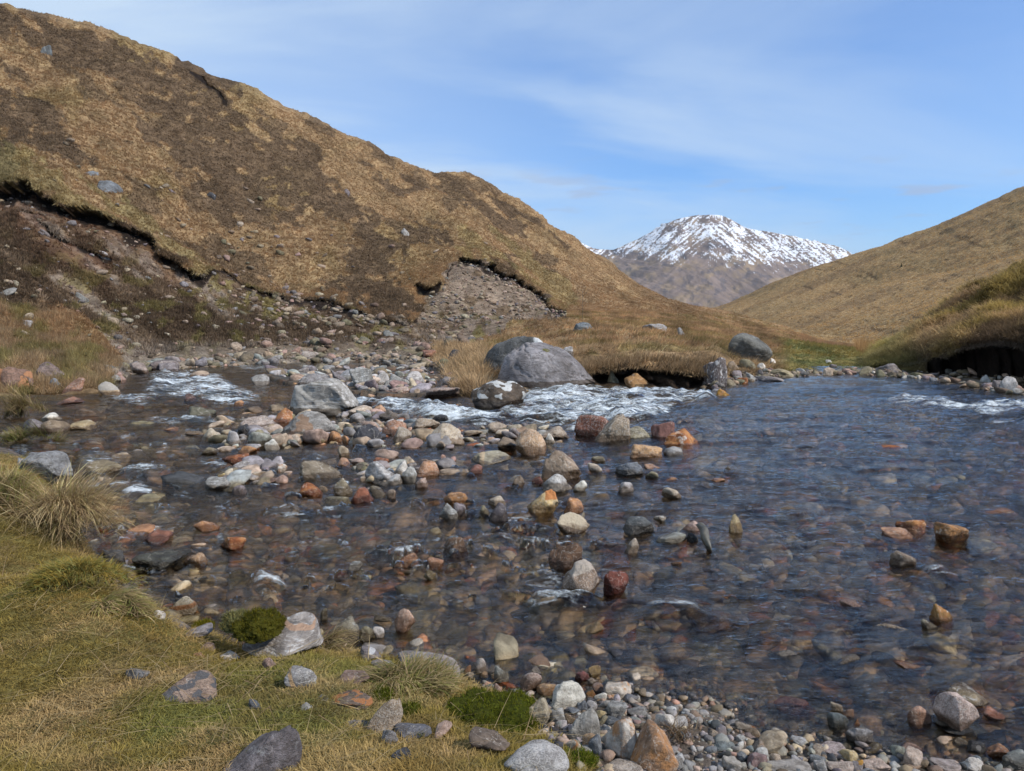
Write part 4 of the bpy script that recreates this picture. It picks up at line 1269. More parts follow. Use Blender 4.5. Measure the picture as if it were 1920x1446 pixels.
S('3', 990, 738, 1092, 797, 'LG', 'n', 's', 'flat light grey stone at the front foot of the light grey streaked one')
Bo('3', 1138, 683, 1258, 760, 'O', 'g', 'r', 'smooth salmon orange boulder at the right of the midstream cluster')
S('3', 1148, 758, 1208, 808, 'P', 'g', 'a', 'pinkish angular stone in front of the smooth salmon orange boulder')
S('3', 1243, 718, 1393, 757, 'T', 'm', 's', 'thin tan tongue of stone right of the smooth salmon orange boulder')
S('3', 1378, 698, 1452, 748, 'R', 'm', 'r', 'dull red stone at the right end of the thin tan tongue').color = (0.22, 0.10, 0.075, 1)
S('3', 798, 670, 868, 710, 'O', 'g', 's', 'orange tan stone at the back left of the midstream cluster')
S('3', 858, 670, 922, 706, 'P', 'g', 'r', 'salmon pink stone beside the orange tan one at the back')
S('3', 872, 690, 935, 728, 'OL', 'm', 's', 'olive grey flat stone in front of the salmon pink one')
S('3', 957, 667, 1035, 708, 'O', 'm', 'r', 'orange red stone at the back of the light grey streaked stone').color = (0.36, 0.15, 0.08, 1)
S('3', 1013, 812, 1060, 852, 'T', 'm', 'a', 'small tan chip in the water right of the brick red pyramid')
S('3', 940, 795, 1020, 840, 'OL', 'm', 's', 'low brownish stone behind the small tan chip')
S('3', 900, 748, 952, 780, 'LT', 'g', 'r', 'little cream stone left of the flat light grey stone')
S('3', 798, 613, 853, 668, 'T', 'm', 't', 'small tan upright stone in the channel below the black rounded stone')
S('3', 715, 792, 768, 820, 'LT', 'm', 'r', 'little pale stone between the rust and the olive banded stone')
# midstream, right of the cluster
S('3', 1275, 823, 1385, 885, 'O', 's', 'w', 'splintered orange shard sticking out of the water', dep=0.4)
S('3', 1253, 868, 1343, 952, 'G', 'n', 'a', 'fractured grey and white stone beneath the orange shard')
S('3', 1318, 868, 1382, 930, 'PG', 'm', 'b', 'purple grey stone at the right of the fractured grey one')
S('3', 1475, 838, 1562, 888, 'LT', 'g', 'r', 'cream tan stone on top of the dark purple stone pair')
S('3', 1478, 868, 1568, 952, 'DG', 'm', 'r', 'dark purple grey stone below the cream tan one').color = (0.10, 0.088, 0.095, 1)
S('3', 1440, 882, 1492, 936, 'OL', 'm', 'r', 'olive stone at the left of the dark purple grey one')
Bo('3', 1650, 806, 1793, 923, 'Y', 'g', 'a', 'pale yellow boulder with an orange tip, midstream', mark=lambda x, y, z: 0.5 + 3 * np.minimum(x - 0.15, z - 0.55), mcol=(0.42, 0.16, 0.05), prof=[(-1,.25),(-.6,.5),(-.2,.75),(.2,.95),(.5,1),(.8,.93),(1,.5)], seed=5907).color = (0.50, 0.36, 0.17, 1)
S('3', 1812, 850, 1908, 918, 'O', 's', 'a', 'bright orange and white stone right of the pale yellow boulder')
S('3', 1703, 738, 1858, 822, 'LG', 'g', 'r', 'grey brown speckled stone at the front foot of the big brown pointed boulder')
S('3', 1850, 768, 1922, 820, 'W', 'm', 'r', 'clean white stone at the right of the grey brown speckled one')
S('3', 1578, 750, 1643, 800, 'B', 'm', 'a', 'dull brown stone alone left of the big brown pointed boulder')
S('3', 1672, 752, 1722, 785, 'R', 'm', 'r', 'small red brown stone poking out left of the grey brown speckled one')
S('5', 940, 443, 1115, 545, 'B', 'm', 'a', 'wet stone with a dry cream top, in front of the pale yellow boulder', mark=lambda x, y, z: 0.5 + 3 * (z - 0.1 + 0.35 * x), mcol=(0.46, 0.38, 0.27), seed=5931)
Bo('5', 1278, 455, 1455, 555, 'DG', 'm', 'r', 'smooth charcoal boulder in the open water right of midstream').color = (0.115, 0.12, 0.12, 1)
S('5', 1572, 485, 1685, 543, 'P', 'g', 'r', 'pink granite stone at the root of the drifted branch')
S('5', 1437, 535, 1618, 602, 'G', 'm', 's', 'long flat grey stone in front of the pink granite stone').color = (0.27, 0.27, 0.24, 1)
S('5', 1612, 545, 1672, 592, 'DG', 'm', 'r', 'small black stone at the right end of the long flat grey one')
S('5', 1482, 306, 1603, 375, 'LT', 'g', 'r', 'pinkish tan rounded stone alone right of midstream')
S('5', 1252, 280, 1342, 338, 'LG', 'm', 'b', 'pale grey blocky stone alone below the slate blue stone')
S('5', 1442, 455, 1508, 492, 'W', 'm', 's', 'little white stone behind the charcoal boulder')
Bo('5', 898, 595, 1090, 735, 'B', 'm', 'r', 'glistening dark wet boulder behind the big wet brown one', seed=5951).color = (0.13, 0.075, 0.045, 1)
Bo('5', 957, 678, 1170, 885, 'B', 'g', 'a', label='big wet brown boulder with a dry pale crown, water breaking at its foot', mark=lambda x, y, z: 0.5 + 2.5 * (z - 0.5 - 0.2 * x), mcol=(0.40, 0.34, 0.28), prof=[(-1,.3),(-.8,.55),(-.4,.85),(0,1),(.3,.98),(.7,.8),(.9,.55),(1,.3)], seed=5961, rough=0.7, c=0.5).color = (0.25, 0.18, 0.13, 1)
Bo('5', 1180, 742, 1315, 860, 'R', 'm', 'r', 'maroon wet stone at the right of the big wet brown boulder').color = (0.15, 0.05, 0.035, 1)
S('5', 353, 565, 495, 668, 'B', 'm', 'a', 'dark chestnut wet stone left of midstream').color = (0.13, 0.08, 0.05, 1)
S('5', 103, 660, 238, 724, 'O', 's', 'w', 'amber stone in the water left of midstream')
S('5', 272, 668, 364, 724, 'O', 'g', 'a', 'copper stone right of the amber one').color = (0.34, 0.16, 0.08, 1)
S('5', 255, 738, 328, 780, 'Y', 'm', 'r', 'straw coloured stone in front of the copper one').color = (0.36, 0.30, 0.17, 1)
S('5', 106, 938, 218, 1054, 'P', 'g', 't', 'upright pink stone standing in the water near the turf bank', prof=[(-1,.4),(-.6,.8),(-.1,1),(.4,.95),(.8,.7),(1,.4)], seed=5971).color = (0.46, 0.29, 0.20, 1)
S('5', -5, 1033, 58, 1088, 'W', 'g', 'r', 'small white stone in the water left of the upright pink stone')
S('5', 1288, 573, 1363, 650, 'LT', 'g', 't', 'speckled tan stone in the shallows below the charcoal boulder')
S('5', 1828, 450, 1902, 545, 'Y', 'g', 't', 'pale yellow pointed stone in the open water at right', prof=[(-1,.5),(-.5,.9),(-.1,1),(.4,.75),(1,.3)])
S('5', 1392, 193, 1478, 230, 'O', 'g', 's', 'orange flat stone behind the olive tan one, right of the slate blue stone')
S('5', 1398, 226, 1470, 272, 'OL', 'm', 'r', 'olive tan stone in front of the orange flat one')
S('5', 1480, 258, 1562, 285, 'O', 'm', 's', 'thin orange stone just awash right of the olive tan one')
S('5', 1730, 262, 1812, 288, 'O', 's', 's', 'thin bright orange stone awash in the open water')
S('5', 1088, 1008, 1188, 1060, 'Y', 'g', 'a', 'yellow stone breaking the surface near the shingle')
S('5', 1102, 188, 1180, 242, 'LT', 'g', 'r', 'mottled cream stone awash right of the brown pointed boulder')
S('5', 1120, 150, 1190, 190, 'OL', 'm', 'r', 'olive stone awash behind the mottled cream one')
S('5', 735, 455, 780, 482, 'O', 'm', 'r', 'small orange stone under water left of the yellow boulder', sub=True)
S('5', 1530, 670, 1590, 705, 'O', 'm', 'r', 'small tan orange stone under water below the drifted branch', sub=True)
# open water at right
S('E', 1168, 1198, 1335, 1285, 'RU', 's', 'r', 'glossy rust red stone by the right edge of the stream')
S('F', 1748, 978, 1818, 1022, 'B', 's', 'a', 'brown wet stone beside the glossy rust red one').color = (0.20, 0.11, 0.05, 1)
S('F', 1655, 990, 1716, 1016, 'O', 'g', 's', 'pinkish orange stone awash left of the glossy rust red one')
S('E', 1030, 748, 1198, 795, 'RU', 'm', 's', 'low red brown stone awash in the middle of the pool')
S('E', 1640, 1095, 1895, 1168, 'O', 's', 's', 'broad ochre slab under water near the right edge', sub=True)
S('E', 455, 1120, 575, 1170, 'Y', 'm', 's', 'flat yellow stone awash right of the yellow pointed one')
S('E', 118, 878, 172, 922, 'T', 'm', 't', 'small tan stone in the water right of the pinkish tan stone')
Bo('E', 1690, 500, 1900, 555, 'B', 'm', 's', 'smooth wet brown rock with water breaking over it at the right edge').color = (0.21, 0.14, 0.11, 1)
S('E', 1768, 338, 1862, 442, 'LG', 'g', 'a', 'pale grey boulder on the right shore in front of the black undercut')
S('E', 1818, 288, 1935, 355, 'LG', 'l', 'a', 'pale grey rock at the right edge behind the shore stones')
S('E', 1838, 390, 1902, 443, 'P', 'g', 'r', 'pink stone right of the pale grey shore boulder')
S('E', 1862, 345, 1930, 395, 'B', 'm', 'r', 'brown stone at the right edge above the pink one')
S('E', 1655, 328, 1712, 376, 'LG', 'm', 'r', 'grey egg shaped stone at the mouth of the black undercut')
S('E', 1735, 360, 1790, 415, 'PG', 'm', 'r', 'dull grey stone left of the pale grey shore boulder')
S('E', 1353, 343, 1402, 377, 'BG', 'm', 'r', 'slate grey cobble at the left end of the black undercut')
S('E', 1186, 333, 1228, 358, 'W', 'm', 'r', 'white cobble on the far shore of the pool')
S('E', 1232, 316, 1282, 343, 'W', 'm', 'r', 'second white cobble on the far shore, set slightly higher')
S('E', 1010, 305, 1042, 331, 'W', 'm', 'b', 'bright white square chip on the far shore turf')
S('E', 1058, 260, 1175, 315, 'PG', 'l', 's', 'pale speckled slab in the turf above the pool')
S('E', 912, 278, 1012, 332, 'OL', 'm', 'r', 'mossy brown rock sunk in the turf above the pool')
S('E', 715, 283, 785, 338, 'LT', 'm', 'a', 'tan angular rock on the far shore of the pool')
S('E', 750, 263, 798, 302, 'PG', 'm', 'b', 'purple grey stone just above the tan angular rock')
S('E', 730, 238, 770, 264, 'W', 'm', 'r', 'cream stone highest on the turf above the pool')
S('E', 548, 288, 622, 324, 'LG', 'm', 's', 'greenish white flat cobble at the left end of the far shore')
S('E', 1270, 330, 1312, 356, 'W', 'm', 'a', 'small white chip beside the second white cobble')
S('E', 1100, 310, 1170, 340, 'B', 'm', 's', 'reddish brown flat cobble below the pale speckled slab')
# far left bank and left channel
Bo('A', -8, 303, 168, 428, 'P', 'l', 'r', 'orange lichened boulder at the left edge of the frame', mark=speck(1.7, 0.12, 21), mcol=(0.40, 0.19, 0.09), seed=6011).color = (0.25, 0.155, 0.115, 1)
Bo('A', 125, 283, 303, 372, 'PG', 'l', 'a', 'pinkish grey lichened rock behind the orange lichened boulder').color = (0.21, 0.155, 0.135, 1)
S('A', 285, 358, 382, 430, 'O', 'g', 'r', 'rounded brick orange stone on the left shore').color = (0.30, 0.145, 0.08, 1)
S('A', 200, 358, 288, 412, 'BG', 'm', 'r', 'blue grey stone left of the rounded brick orange one')
Bo('A', 446, 373, 558, 437, 'O', 'g', 'r', 'grey topped ochre rock at the end of the left turf', mark=lambda x, y, z: 0.5 + 3 * (z - 0.25), mcol=(0.33, 0.30, 0.26)).color = (0.32, 0.22, 0.11, 1)
S('A', 492, 345, 545, 378, 'G', 'm', 'r', 'small dark grey stone behind the grey topped ochre rock')
S('A', 585, 288, 682, 340, 'PG', 'm', 'r', 'smooth mauve boulder on the far left shore').color = (0.28, 0.22, 0.19, 1)
S('A', 672, 273, 800, 332, 'PG', 'm', 's', 'dark slab beside the smooth mauve boulder').color = (0.17, 0.14, 0.13, 1)
S('A', 328, 548, 443, 595, 'Y', 'm', 's', 'flat yellowish rock in the left channel').color = (0.30, 0.23, 0.13, 1)
Bo('A', 70, 683, 332, 835, 'LG', 'l', 'a', 'whitish lichened boulder at the water behind the near tussock', prof=[(-1,.9),(.2,1),(.55,.95),(.75,.6),(1,.25)], seed=6023).color = (0.27, 0.27, 0.27, 1)
S('A', 88, 538, 205, 608, 'PG', 'l', 'r', 'grey mossy boulder at the left bank below the turf')
S('A', 195, 545, 300, 605, 'B', 'm', 'r', 'brown wet stone right of the grey mossy boulder')
S('A', 193, 518, 268, 556, 'W', 'm', 's', 'white quartz stone at the left bank')
S('A', 838, 483, 970, 545, 'OL', 'm', 's', 'dark greenish slab in the left rapids').color = (0.11, 0.105, 0.075, 1)
S('A', 828, 430, 905, 466, 'R', 'm', 's', 'dark red wet stone in the left rapids').color = (0.10, 0.055, 0.045, 1)
S('A', 862, 325, 952, 356, 'T', 'm', 's', 'tan stone in the upper left rapids')
S('A', 1062, 422, 1095, 440, 'O', 'm', 'r', 'little orange stone in the left rapids')
S('A', 1060, 460, 1100, 485, 'O', 'm', 'r', 'little rust orange stone below the other in the left rapids')
S('A', 745, 580, 810, 602, 'O', 's', 's', 'orange red flat stone awash left of the gravel bar')
S('A', 832, 598, 925, 618, 'T', 'm', 's', 'salmon flat stone awash right of the orange red one')
S('A', 258, 445, 358, 478, 'R', 'm', 's', 'flat red stone awash at the left shore').color = (0.22, 0.11, 0.07, 1)
Bo('A', 378, 722, 572, 802, 'OL', 'm', 's', 'broad olive rock with water sliding over it in the left channel').color = (0.20, 0.16, 0.10, 1)
S('A', 985, 1072, 1105, 1138, 'RU', 's', 'r', 'chestnut and orange wet stone left of midstream')
S('A', 822, 1145, 938, 1215, 'O', 'g', 'r', 'sandy orange stone awash near the turf bank').color = (0.30, 0.18, 0.09, 1)
Bo('A', 625, 1128, 835, 1232, 'DG', 'm', 's', 'broad dark mossy boulder awash near the turf bank', ).color = (0.07, 0.07, 0.055, 1)
S('A', 448, 1130, 585, 1220, 'DG', 'l', 'a', 'dark grey rough rock at the edge of the near turf').color = (0.10, 0.095, 0.09, 1)
S('A', 658, 1040, 775, 1105, 'R', 'm', 's', 'dark red slab awash left of the chestnut stone').color = (0.20, 0.09, 0.06, 1)
S('A', 885, 1000, 990, 1052, 'O', 's', 'w', 'slanting orange shard awash in the left channel')
S('A', 868, 905, 955, 972, 'B', 'g', 'r', 'brick brown stone under water in the left channel', sub=True)
S('A', 1568, 1183, 1640, 1228, 'G', 'n', 'a', 'small striped grey stone in the water left of the amber one')
S('A', 738, 1338, 885, 1424, 'W', 'g', 'w', 'long pale stone striped orange lying in the water by the turf', mark=lambda x, y, z: 0.5 + 5 * (0.16 - np.abs(z - 0.15 * x - 0.2)), mcol=(0.42, 0.20, 0.08), dep=0.5).color = (0.42, 0.36, 0.26, 1)
S('A', 683, 1406, 750, 1450, 'W', 'g', 'r', 'white stone at the left tip of the long orange striped one')
# turf bank stones
Bo('B', 1250, 425, 1662, 640, 'G', 'n', 's', 'large grey slab with orange and white bands at the turf edge', mark=lambda x, y, z: 0.5 + 6 * (0.09 - np.abs(z - 0.62 + 0.1 * x)) - 2.0 * (x < -0.1), mcol=(0.40, 0.25, 0.16), prof=[(-1,.3),(-.5,.6),(-.1,.82),(.3,1),(.7,.95),(1,.7)], seed=6107, dep=0.8, rough=0.6).color = (0.27, 0.24, 0.215, 1)
Bo('B', 1672, 445, 1848, 580, 'OL', 'l', 'r', 'round olive lichened rock right of the large banded slab').color = (0.26, 0.23, 0.17, 1)
Bo('B', 828, 728, 1110, 898, 'P', 'l', 'r', 'pinkish rock mottled with dark lichen in the middle of the turf', mark=speck(2.6, 0.2, 44), mcol=(0.10, 0.10, 0.105), prof=[(-1,.3),(-.6,.6),(-.2,.85),(.2,1),(.6,.95),(1,.6)], seed=6112, dep=0.7).color = (0.36, 0.26, 0.2, 1)
S('B', 648, 683, 772, 762, 'BG', 'l', 'r', 'small mottled blue grey stone in the turf left of the pinkish rock').color = (0.24, 0.23, 0.22, 1)
Bo('B', 1150, 1013, 1545, 1290, 'PG', 'l', 'r', skew=-0.5, label='dark purplish ridge of rock at the bottom edge of the turf', prof=[(-1,.05),(-.6,.35),(-.2,.6),(.2,.85),(.6,1),(.85,.95),(1,.6)], seed=6120).color = (0.17, 0.15, 0.155, 1)
S('B', 1030, 558, 1110, 608, 'P', 'l', 'a', 'pale pink stone in the turf below the moss')
S('B', 1143, 608, 1243, 664, 'W', 'g', 'a', 'whitish pink stone in the turf left of the banded slab')
S('B', 1348, 638, 1418, 703, 'P', 'l', 'a', 'mauve stone in the grass under the banded slab')
S('B', 1268, 858, 1348, 918, 'BG', 'l', 'a', 'small blue grey stone in the turf right of the pinkish rock')
Bo('B', 1473, 678, 1630, 800, 'G', 'n', 'r', 'grey rock with a tan streak in the turf', mark=lambda x, y, z: 0.5 + 6 * (0.14 - np.abs(x + 0.45 + 0.3 * z)), mcol=(0.46, 0.30, 0.16))
S('B', 1530, 873, 1608, 924, 'LG', 'g', 'r', 'pale grey speckled stone in the turf')
Bo('B', 1688, 812, 1925, 905, 'B', 'l', 's', 'brown slab with orange lichen sunk in the turf', mark=speck(2.0, 0.25, 17), mcol=(0.42, 0.17, 0.06)).color = (0.20, 0.145, 0.11, 1)
S('B', 1778, 953, 1905, 1005, 'PG', 'l', 's', 'flat greyish stone in the turf under the orange lichened slab')
S('B', 938, 462, 1095, 552, 'PG', 'm', 's', 'dull purple slab at the water with a scrap of moss')
S('B', 972, 610, 1062, 642, 'O', 'm', 's', 'flat orange stone in the turf below the pale pink one')
S('B', 1630, 838, 1712, 884, 'PG', 'l', 's', 'grey mauve chip in the turf left of the orange lichened slab')
S('C', 245, 578, 428, 758, 'T', 'g', 'r', 'upright tan stone at the edge of the turf', prof=[(-1,.25),(-.5,.6),(0,.85),(.5,1),(.85,.98),(1,.8)], seed=6211, dep=0.6)
Bo('C', 378, 693, 580, 800, 'BG', 'm', 's', 'dark slate slab right of the upright tan stone').color = (0.12, 0.12, 0.135, 1)
S('C', 315, 735, 405, 815, 'LG', 'l', 'r', 'pale mottled stone in front of the upright tan one')
Bo('C', 763, 742, 980, 885, 'B', 'm', 'w', 'chocolate brown wedge in front of the bright moss').color = (0.145, 0.11, 0.085, 1)
Bo('C', 940, 803, 1285, 1010, 'LG', 'g', 'r', 'large speckled granite boulder at the bottom edge below the moss', prof=[(-1,.5),(-.6,.85),(-.1,1),(.3,.97),(.7,.75),(1,.4)], seed=6221, rough=0.5)
Bo('C', 385, 330, 730, 455, 'PG', 'm', 's', 'long mauve slab at the water behind the straw grass', dep=0.5)
S('C', 258, 378, 388, 450, 'PG', 'g', 'a', 'pinkish grey stone left of the long mauve slab')
S('C', 105, 433, 258, 505, 'B', 'm', 's', 'russet flat stone in the turf above the orange lichened slab').color = (0.22, 0.15, 0.12, 1)
S('C', 200, 318, 318, 390, 'PG', 'l', 'a', 'dusky stone with a white fleck at the corner of the turf', mark=lambda x, y, z: 0.5 + 4 * (0.35 - np.hypot(x - 0.2, z - 0.7)), mcol=(0.6, 0.58, 0.56))
S('C', 200, 205, 275, 285, 'OL', 'm', 's', 'olive flat stone at the water right of the round lichened rock')
S('C', 275, 143, 378, 182, 'OL', 'm', 's', 'thin grey olive stone awash left of the upright pink stone')
S('C', 0, 110, 40, 170, 'OL', 'm', 'r', 'small brown stone behind the large banded slab')
S('C', 590, 700, 680, 790, 'P', 'm', 's', 'dusty pink flat stone left of the chocolate brown wedge')
S('C', 370, 830, 480, 900, 'DG', 'm', 's', 'dark slate stone below the pale mottled one')
# shingle
S('C', 1038, 578, 1182, 722, 'OL', 'm', 'a', 'tan grey angular stone at the right edge of the bright moss').color = (0.33, 0.28, 0.2, 1)
S('C', 1178, 623, 1268, 708, 'LG', 'g', 'b', 'pale grey blocky stone right of the tan grey angular one')
Bo('C', 1268, 628, 1440, 798, 'G', 'm', 'w', 'big tilted grey stone lying across the shingle', prof=[(-1,.3),(-.6,.6),(0,.85),(.5,1),(.85,.9),(1,.6)], seed=6302).color = (0.28, 0.265, 0.24, 1)
Bo('C', 1186, 493, 1370, 632, 'W', 'g', 'r', 'large white speckled stone at the edge of the shingle', prof=[(-1,.45),(-.7,.8),(-.3,1),(.2,1),(.6,.85),(1,.4)], seed=6307, rough=0.6)
S('C', 1028, 438, 1142, 535, 'P', 'g', 'r', 'pink rounded stone in the shallows left of the large white one')
S('C', 1113, 493, 1222, 560, 'O', 'g', 'r', 'apricot stone between the pink and the large white one').color = (0.46, 0.28, 0.13, 1)
S('C', 893, 408, 972, 492, 'LG', 'm', 'r', 'pale greenish grey stone in the shallows beside the turf').color = (0.33, 0.34, 0.31, 1)
S('C', 853, 405, 935, 450, 'LG', 'm', 's', 'flat grey stone leaning behind the pale greenish grey one')
S('C', 773, 373, 858, 440, 'LT', 'g', 'r', 'taupe rounded stone at the tip of the turf').color = (0.36, 0.30, 0.25, 1)
S('C', 735, 405, 778, 445, 'O', 'g', 'r', 'little orange tan stone left of the taupe rounded one')
S('C', 748, 440, 792, 470, 'W', 'm', 'r', 'little bluish white stone below the taupe rounded one')
S('C', 893, 500, 935, 560, 'P', 'g', 'a', 'small pink chip at the right side of the straw grass')
S('C', 1458, 493, 1612, 585, 'W', 's', 'b', 'creamy cracked stone at the water edge of the shingle').color = (0.47, 0.41, 0.34, 1)
S('C', 1475, 597, 1578, 675, 'G', 'g', 'b', 'grey green square stone in front of the creamy cracked one')
Bo('C', 1448, 678, 1628, 900, 'W', 's', 'w', 'white and orange stone standing at the left of the big rust brown boulder', prof=[(-1,.35),(-.6,.55),(-.2,.9),(.1,1),(.6,1),(.9,.8),(1,.6)], seed=6331, c=0.6, dep=0.7)
Bo('C', 1588, 722, 1845, 990, 'B', 's', 'a', skew=-0.1, label='big rust brown pointed boulder on the shingle at the bottom edge', prof=[(-1,.15),(-.7,.5),(-.4,.87),(-.25,1),(.1,.97),(.4,.77),(.75,.57),(1,.25)], seed=6341, rough=0.6, c=0.6).color = (0.27, 0.165, 0.10, 1)
S('C', 1718, 645, 1838, 750, 'W', 'g', 'a', 'white speckled stone behind the big rust brown boulder')
S('C', 1808, 668, 1890, 752, 'LG', 'g', 'a', 'pale grey speckled stone right of the white speckled one')
S('C', 1578, 618, 1682, 675, 'G', 'm', 'r', 'flat dark grey oval stone above the big rust brown boulder').color = (0.20, 0.19, 0.18, 1)
S('C', 1398, 500, 1458, 548, 'P', 'g', 'r', 'pink and white cobble left of the creamy cracked stone')
S('C', 1368, 538, 1418, 592, 'Y', 's', 'r', 'golden cobble right of the large white stone').color = (0.42, 0.25, 0.09, 1)
S('C', 1408, 543, 1475, 592, 'W', 'g', 'r', 'cream cobble right of the golden one')
S('C', 1376, 408, 1448, 462, 'Y', 'g', 'r', 'yellow cobble in the shallows behind the large white stone')
S('C', 1308, 428, 1388, 482, 'R', 'm', 'r', 'maroon cobble left of the yellow one in the shallows').color = (0.20, 0.075, 0.065, 1)
S('C', 1375, 468, 1425, 500, 'W', 'm', 'r', 'small white cobble below the yellow one in the shallows')
S('C', 1085, 415, 1140, 450, 'LG', 'g', 'r', 'pale cobble behind the pink rounded stone in the shallows')
S('C', 1238, 788, 1355, 868, 'LT', 'g', 'a', 'cream stone with a rusty band right of the granite boulder', mark=lambda x, y, z: 0.5 + 5 * (0.15 - np.abs(x - z * 0.5)), mcol=(0.36, 0.17, 0.07))
S('C', 1378, 768, 1448, 875, 'BG', 'm', 'w', 'narrow blue grey stone left of the white and orange one')
S('C', 1348, 762, 1428, 850, 'O', 'g', 'a', 'ochre brown stone behind the narrow blue grey one').color = (0.32, 0.2, 0.10, 1)
S('C', 1420, 720, 1492, 770, 'BG', 'm', 'r', 'small round slate blue cobble left of the white and orange stone').color = (0.10, 0.115, 0.135, 1)
S('C', 1455, 665, 1560, 722, 'DG', 'm', 's', 'dark slate cobble behind the white and orange stone').color = (0.095, 0.10, 0.105, 1)
S('C', 1322, 585, 1375, 645, 'BG', 'm', 'r', 'blue grey oval cobble right below the large white stone')
S('C', 1370, 590, 1428, 640, 'LG', 'g', 'r', 'pale speckled cobble beside the blue grey oval one')
S('C', 1275, 625, 1342, 662, 'BG', 'm', 's', 'flat slate cobble at the foot of the large white stone').color = (0.15, 0.16, 0.175, 1)
S('C', 1250, 655, 1320, 720, 'T', 'm', 'r', 'tan brown stone tucked behind the big tilted grey one').color = (0.26, 0.19, 0.12, 1)
S('C', 1410, 630, 1468, 678, 'Y', 'g', 'r', 'pale yellow cobble right of the big tilted grey stone')
S('C', 1435, 668, 1490, 720, 'OL', 'm', 'r', 'olive brown cobble above the slate blue one')
S('C', 1150, 742, 1232, 792, 'OL', 'm', 's', 'olive stone at the tail of the bright moss')
S('C', 1788, 872, 1868, 950, 'LG', 'm', 'b', 'light grey block at the right foot of the big rust brown boulder')
Bo('C', 1440, 898, 1660, 1000, 'LT', 'g', 'r', 'pinkish tan stone cut by the bottom edge left of the rust boulder').color = (0.33, 0.27, 0.22, 1)
# lower right
Bo('D', 1480, 828, 1692, 1032, 'P', 'g', 'w', 'large pink granite stone lying on dark flat stones in the shallows', prof=[(-1,.6),(-.7,.9),(-.4,1),(0,.95),(.4,.78),(.8,.55),(1,.3)], seed=6401, rough=0.6, c=0.6).color = (0.46, 0.35, 0.30, 1)
S('D', 1318, 888, 1438, 994, 'P', 'g', 'r', 'salmon speckled round stone left of the large pink granite one', rough=0.6).color = (0.44, 0.25, 0.17, 1)
S('D', 1700, 893, 1815, 968, 'O', 'g', 'a', 'orange red stone right of the large pink granite one').color = (0.36, 0.145, 0.085, 1)
S('D', 1502, 775, 1718, 905, 'OL', 'n', 's', 'striped olive and white stone awash behind the large pink granite one').color = (0.25, 0.19, 0.11, 1)
S('D', 1508, 998, 1664, 1048, 'DG', 'm', 's', 'black flat stone under the large pink granite one')
S('D', 1438, 930, 1565, 1004, 'OL', 'm', 's', 'dark speckled flat stone at the left under the large pink granite one').color = (0.14, 0.12, 0.095, 1)
S('D', 914, 924, 1028, 1014, 'BG', 'm', 'r', 'dark green grey round stone in the shallows').color = (0.12, 0.14, 0.14, 1)
Bo('D', 998, 988, 1142, 1094, 'G', 'm', 'a', 'grey angular stone with a wet rim right of the green grey round one').color = (0.23, 0.22, 0.22, 1)
Bo('D', 520, 1018, 718, 1145, 'T', 'm', 'w', 'smooth tan boulder at the water edge of the shingle', prof=[(-1,.1),(-.5,.45),(0,.8),(.4,1),(.8,.9),(1,.5)], seed=6421, rough=0.6)
S('D', 1298, 1113, 1412, 1220, 'LT', 'g', 'r', 'pinkish tan egg shaped stone near the bottom edge', rough=0.6).color = (0.42, 0.32, 0.25, 1)
S('D', 1718, 1093, 1852, 1168, 'O', 's', 'a', 'rusty tan slab stone in the lower right corner')
S('D', 1808, 1138, 1960, 1250, 'BG', 'm', 'r', 'smooth green grey stone in the lower right corner').color = (0.19, 0.20, 0.185, 1)
S('D', 840, 1083, 1005, 1165, 'P', 'g', 'w', 'mauve pink wedge at the waterline of the shingle').color = (0.29, 0.225, 0.21, 1)
S('D', 978, 1113, 1065, 1190, 'Y', 'g', 'r', 'pale yellow stone right of the mauve pink wedge')
S('D', 300, 1063, 438, 1135, 'BG', 'm', 's', 'greenish slate flat stone in the shingle').color = (0.17, 0.19, 0.185, 1)
S('D', 433, 972, 540, 1030, 'W', 'g', 'r', 'white stone with an orange end in the shingle', mark=lambda x, y, z: 0.5 + 4 * (x - 0.55), mcol=(0.44, 0.2, 0.07))
S('D', 922, 868, 988, 922, 'LT', 'm', 'r', 'cream grey stone behind the green grey round one')
S('D', 988, 908, 1045, 950, 'O', 'g', 'r', 'tan pebble awash right of the cream grey stone')
S('D', 1040, 958, 1076, 990, 'O', 's', 'r', 'vivid orange pebble beside the green grey round stone')
S('D', 533, 1108, 614, 1184, 'LG', 'm', 'r', 'pale green grey stone in front of the smooth tan boulder')
S('D', 614, 1138, 672, 1192, 'LT', 'g', 'r', 'speckled cream stone right of the pale green grey one')
S('D', 498, 1138, 612, 1222, 'P', 'm', 'w', 'plum pink wedge left of the pale green grey stone').color = (0.25, 0.165, 0.155, 1)
S('D', 1076, 1086, 1204, 1155, 'OL', 'm', 'r', 'wet olive stone awash right of the grey angular one')
S('D', 1452, 366, 1562, 480, 'Y', 's', 'a', 'honey coloured wet stone breaking the surface at right').color = (0.27, 0.15, 0.05, 1)
S('D', 1380, 438, 1474, 502, 'OL', 'g', 'r', 'tan wet stone left of the honey coloured one')
S('D', 196, 318, 500, 455, 'OL', 's', 'a', 'broad golden brown rock just under water right of centre', sub=True).color = (0.30, 0.22, 0.11, 1)
S('D', 476, 428, 694, 550, 'OL', 's', 'r', 'bronze rock just under water below the golden brown one', sub=True).color = (0.26, 0.19, 0.09, 1)
S('D', 1135, 400, 1345, 525, 'LT', 'g', 'r', 'pale sandy rock just under water left of the honey coloured stone', sub=True)
S('D', 615, 540, 785, 645, 'LG', 'g', 'a', 'pale grey rock under water below the bronze one', sub=True)
S('D', 930, 560, 1100, 680, 'OL', 'g', 'r', 'olive brown rock under water in the right shallows', sub=True)
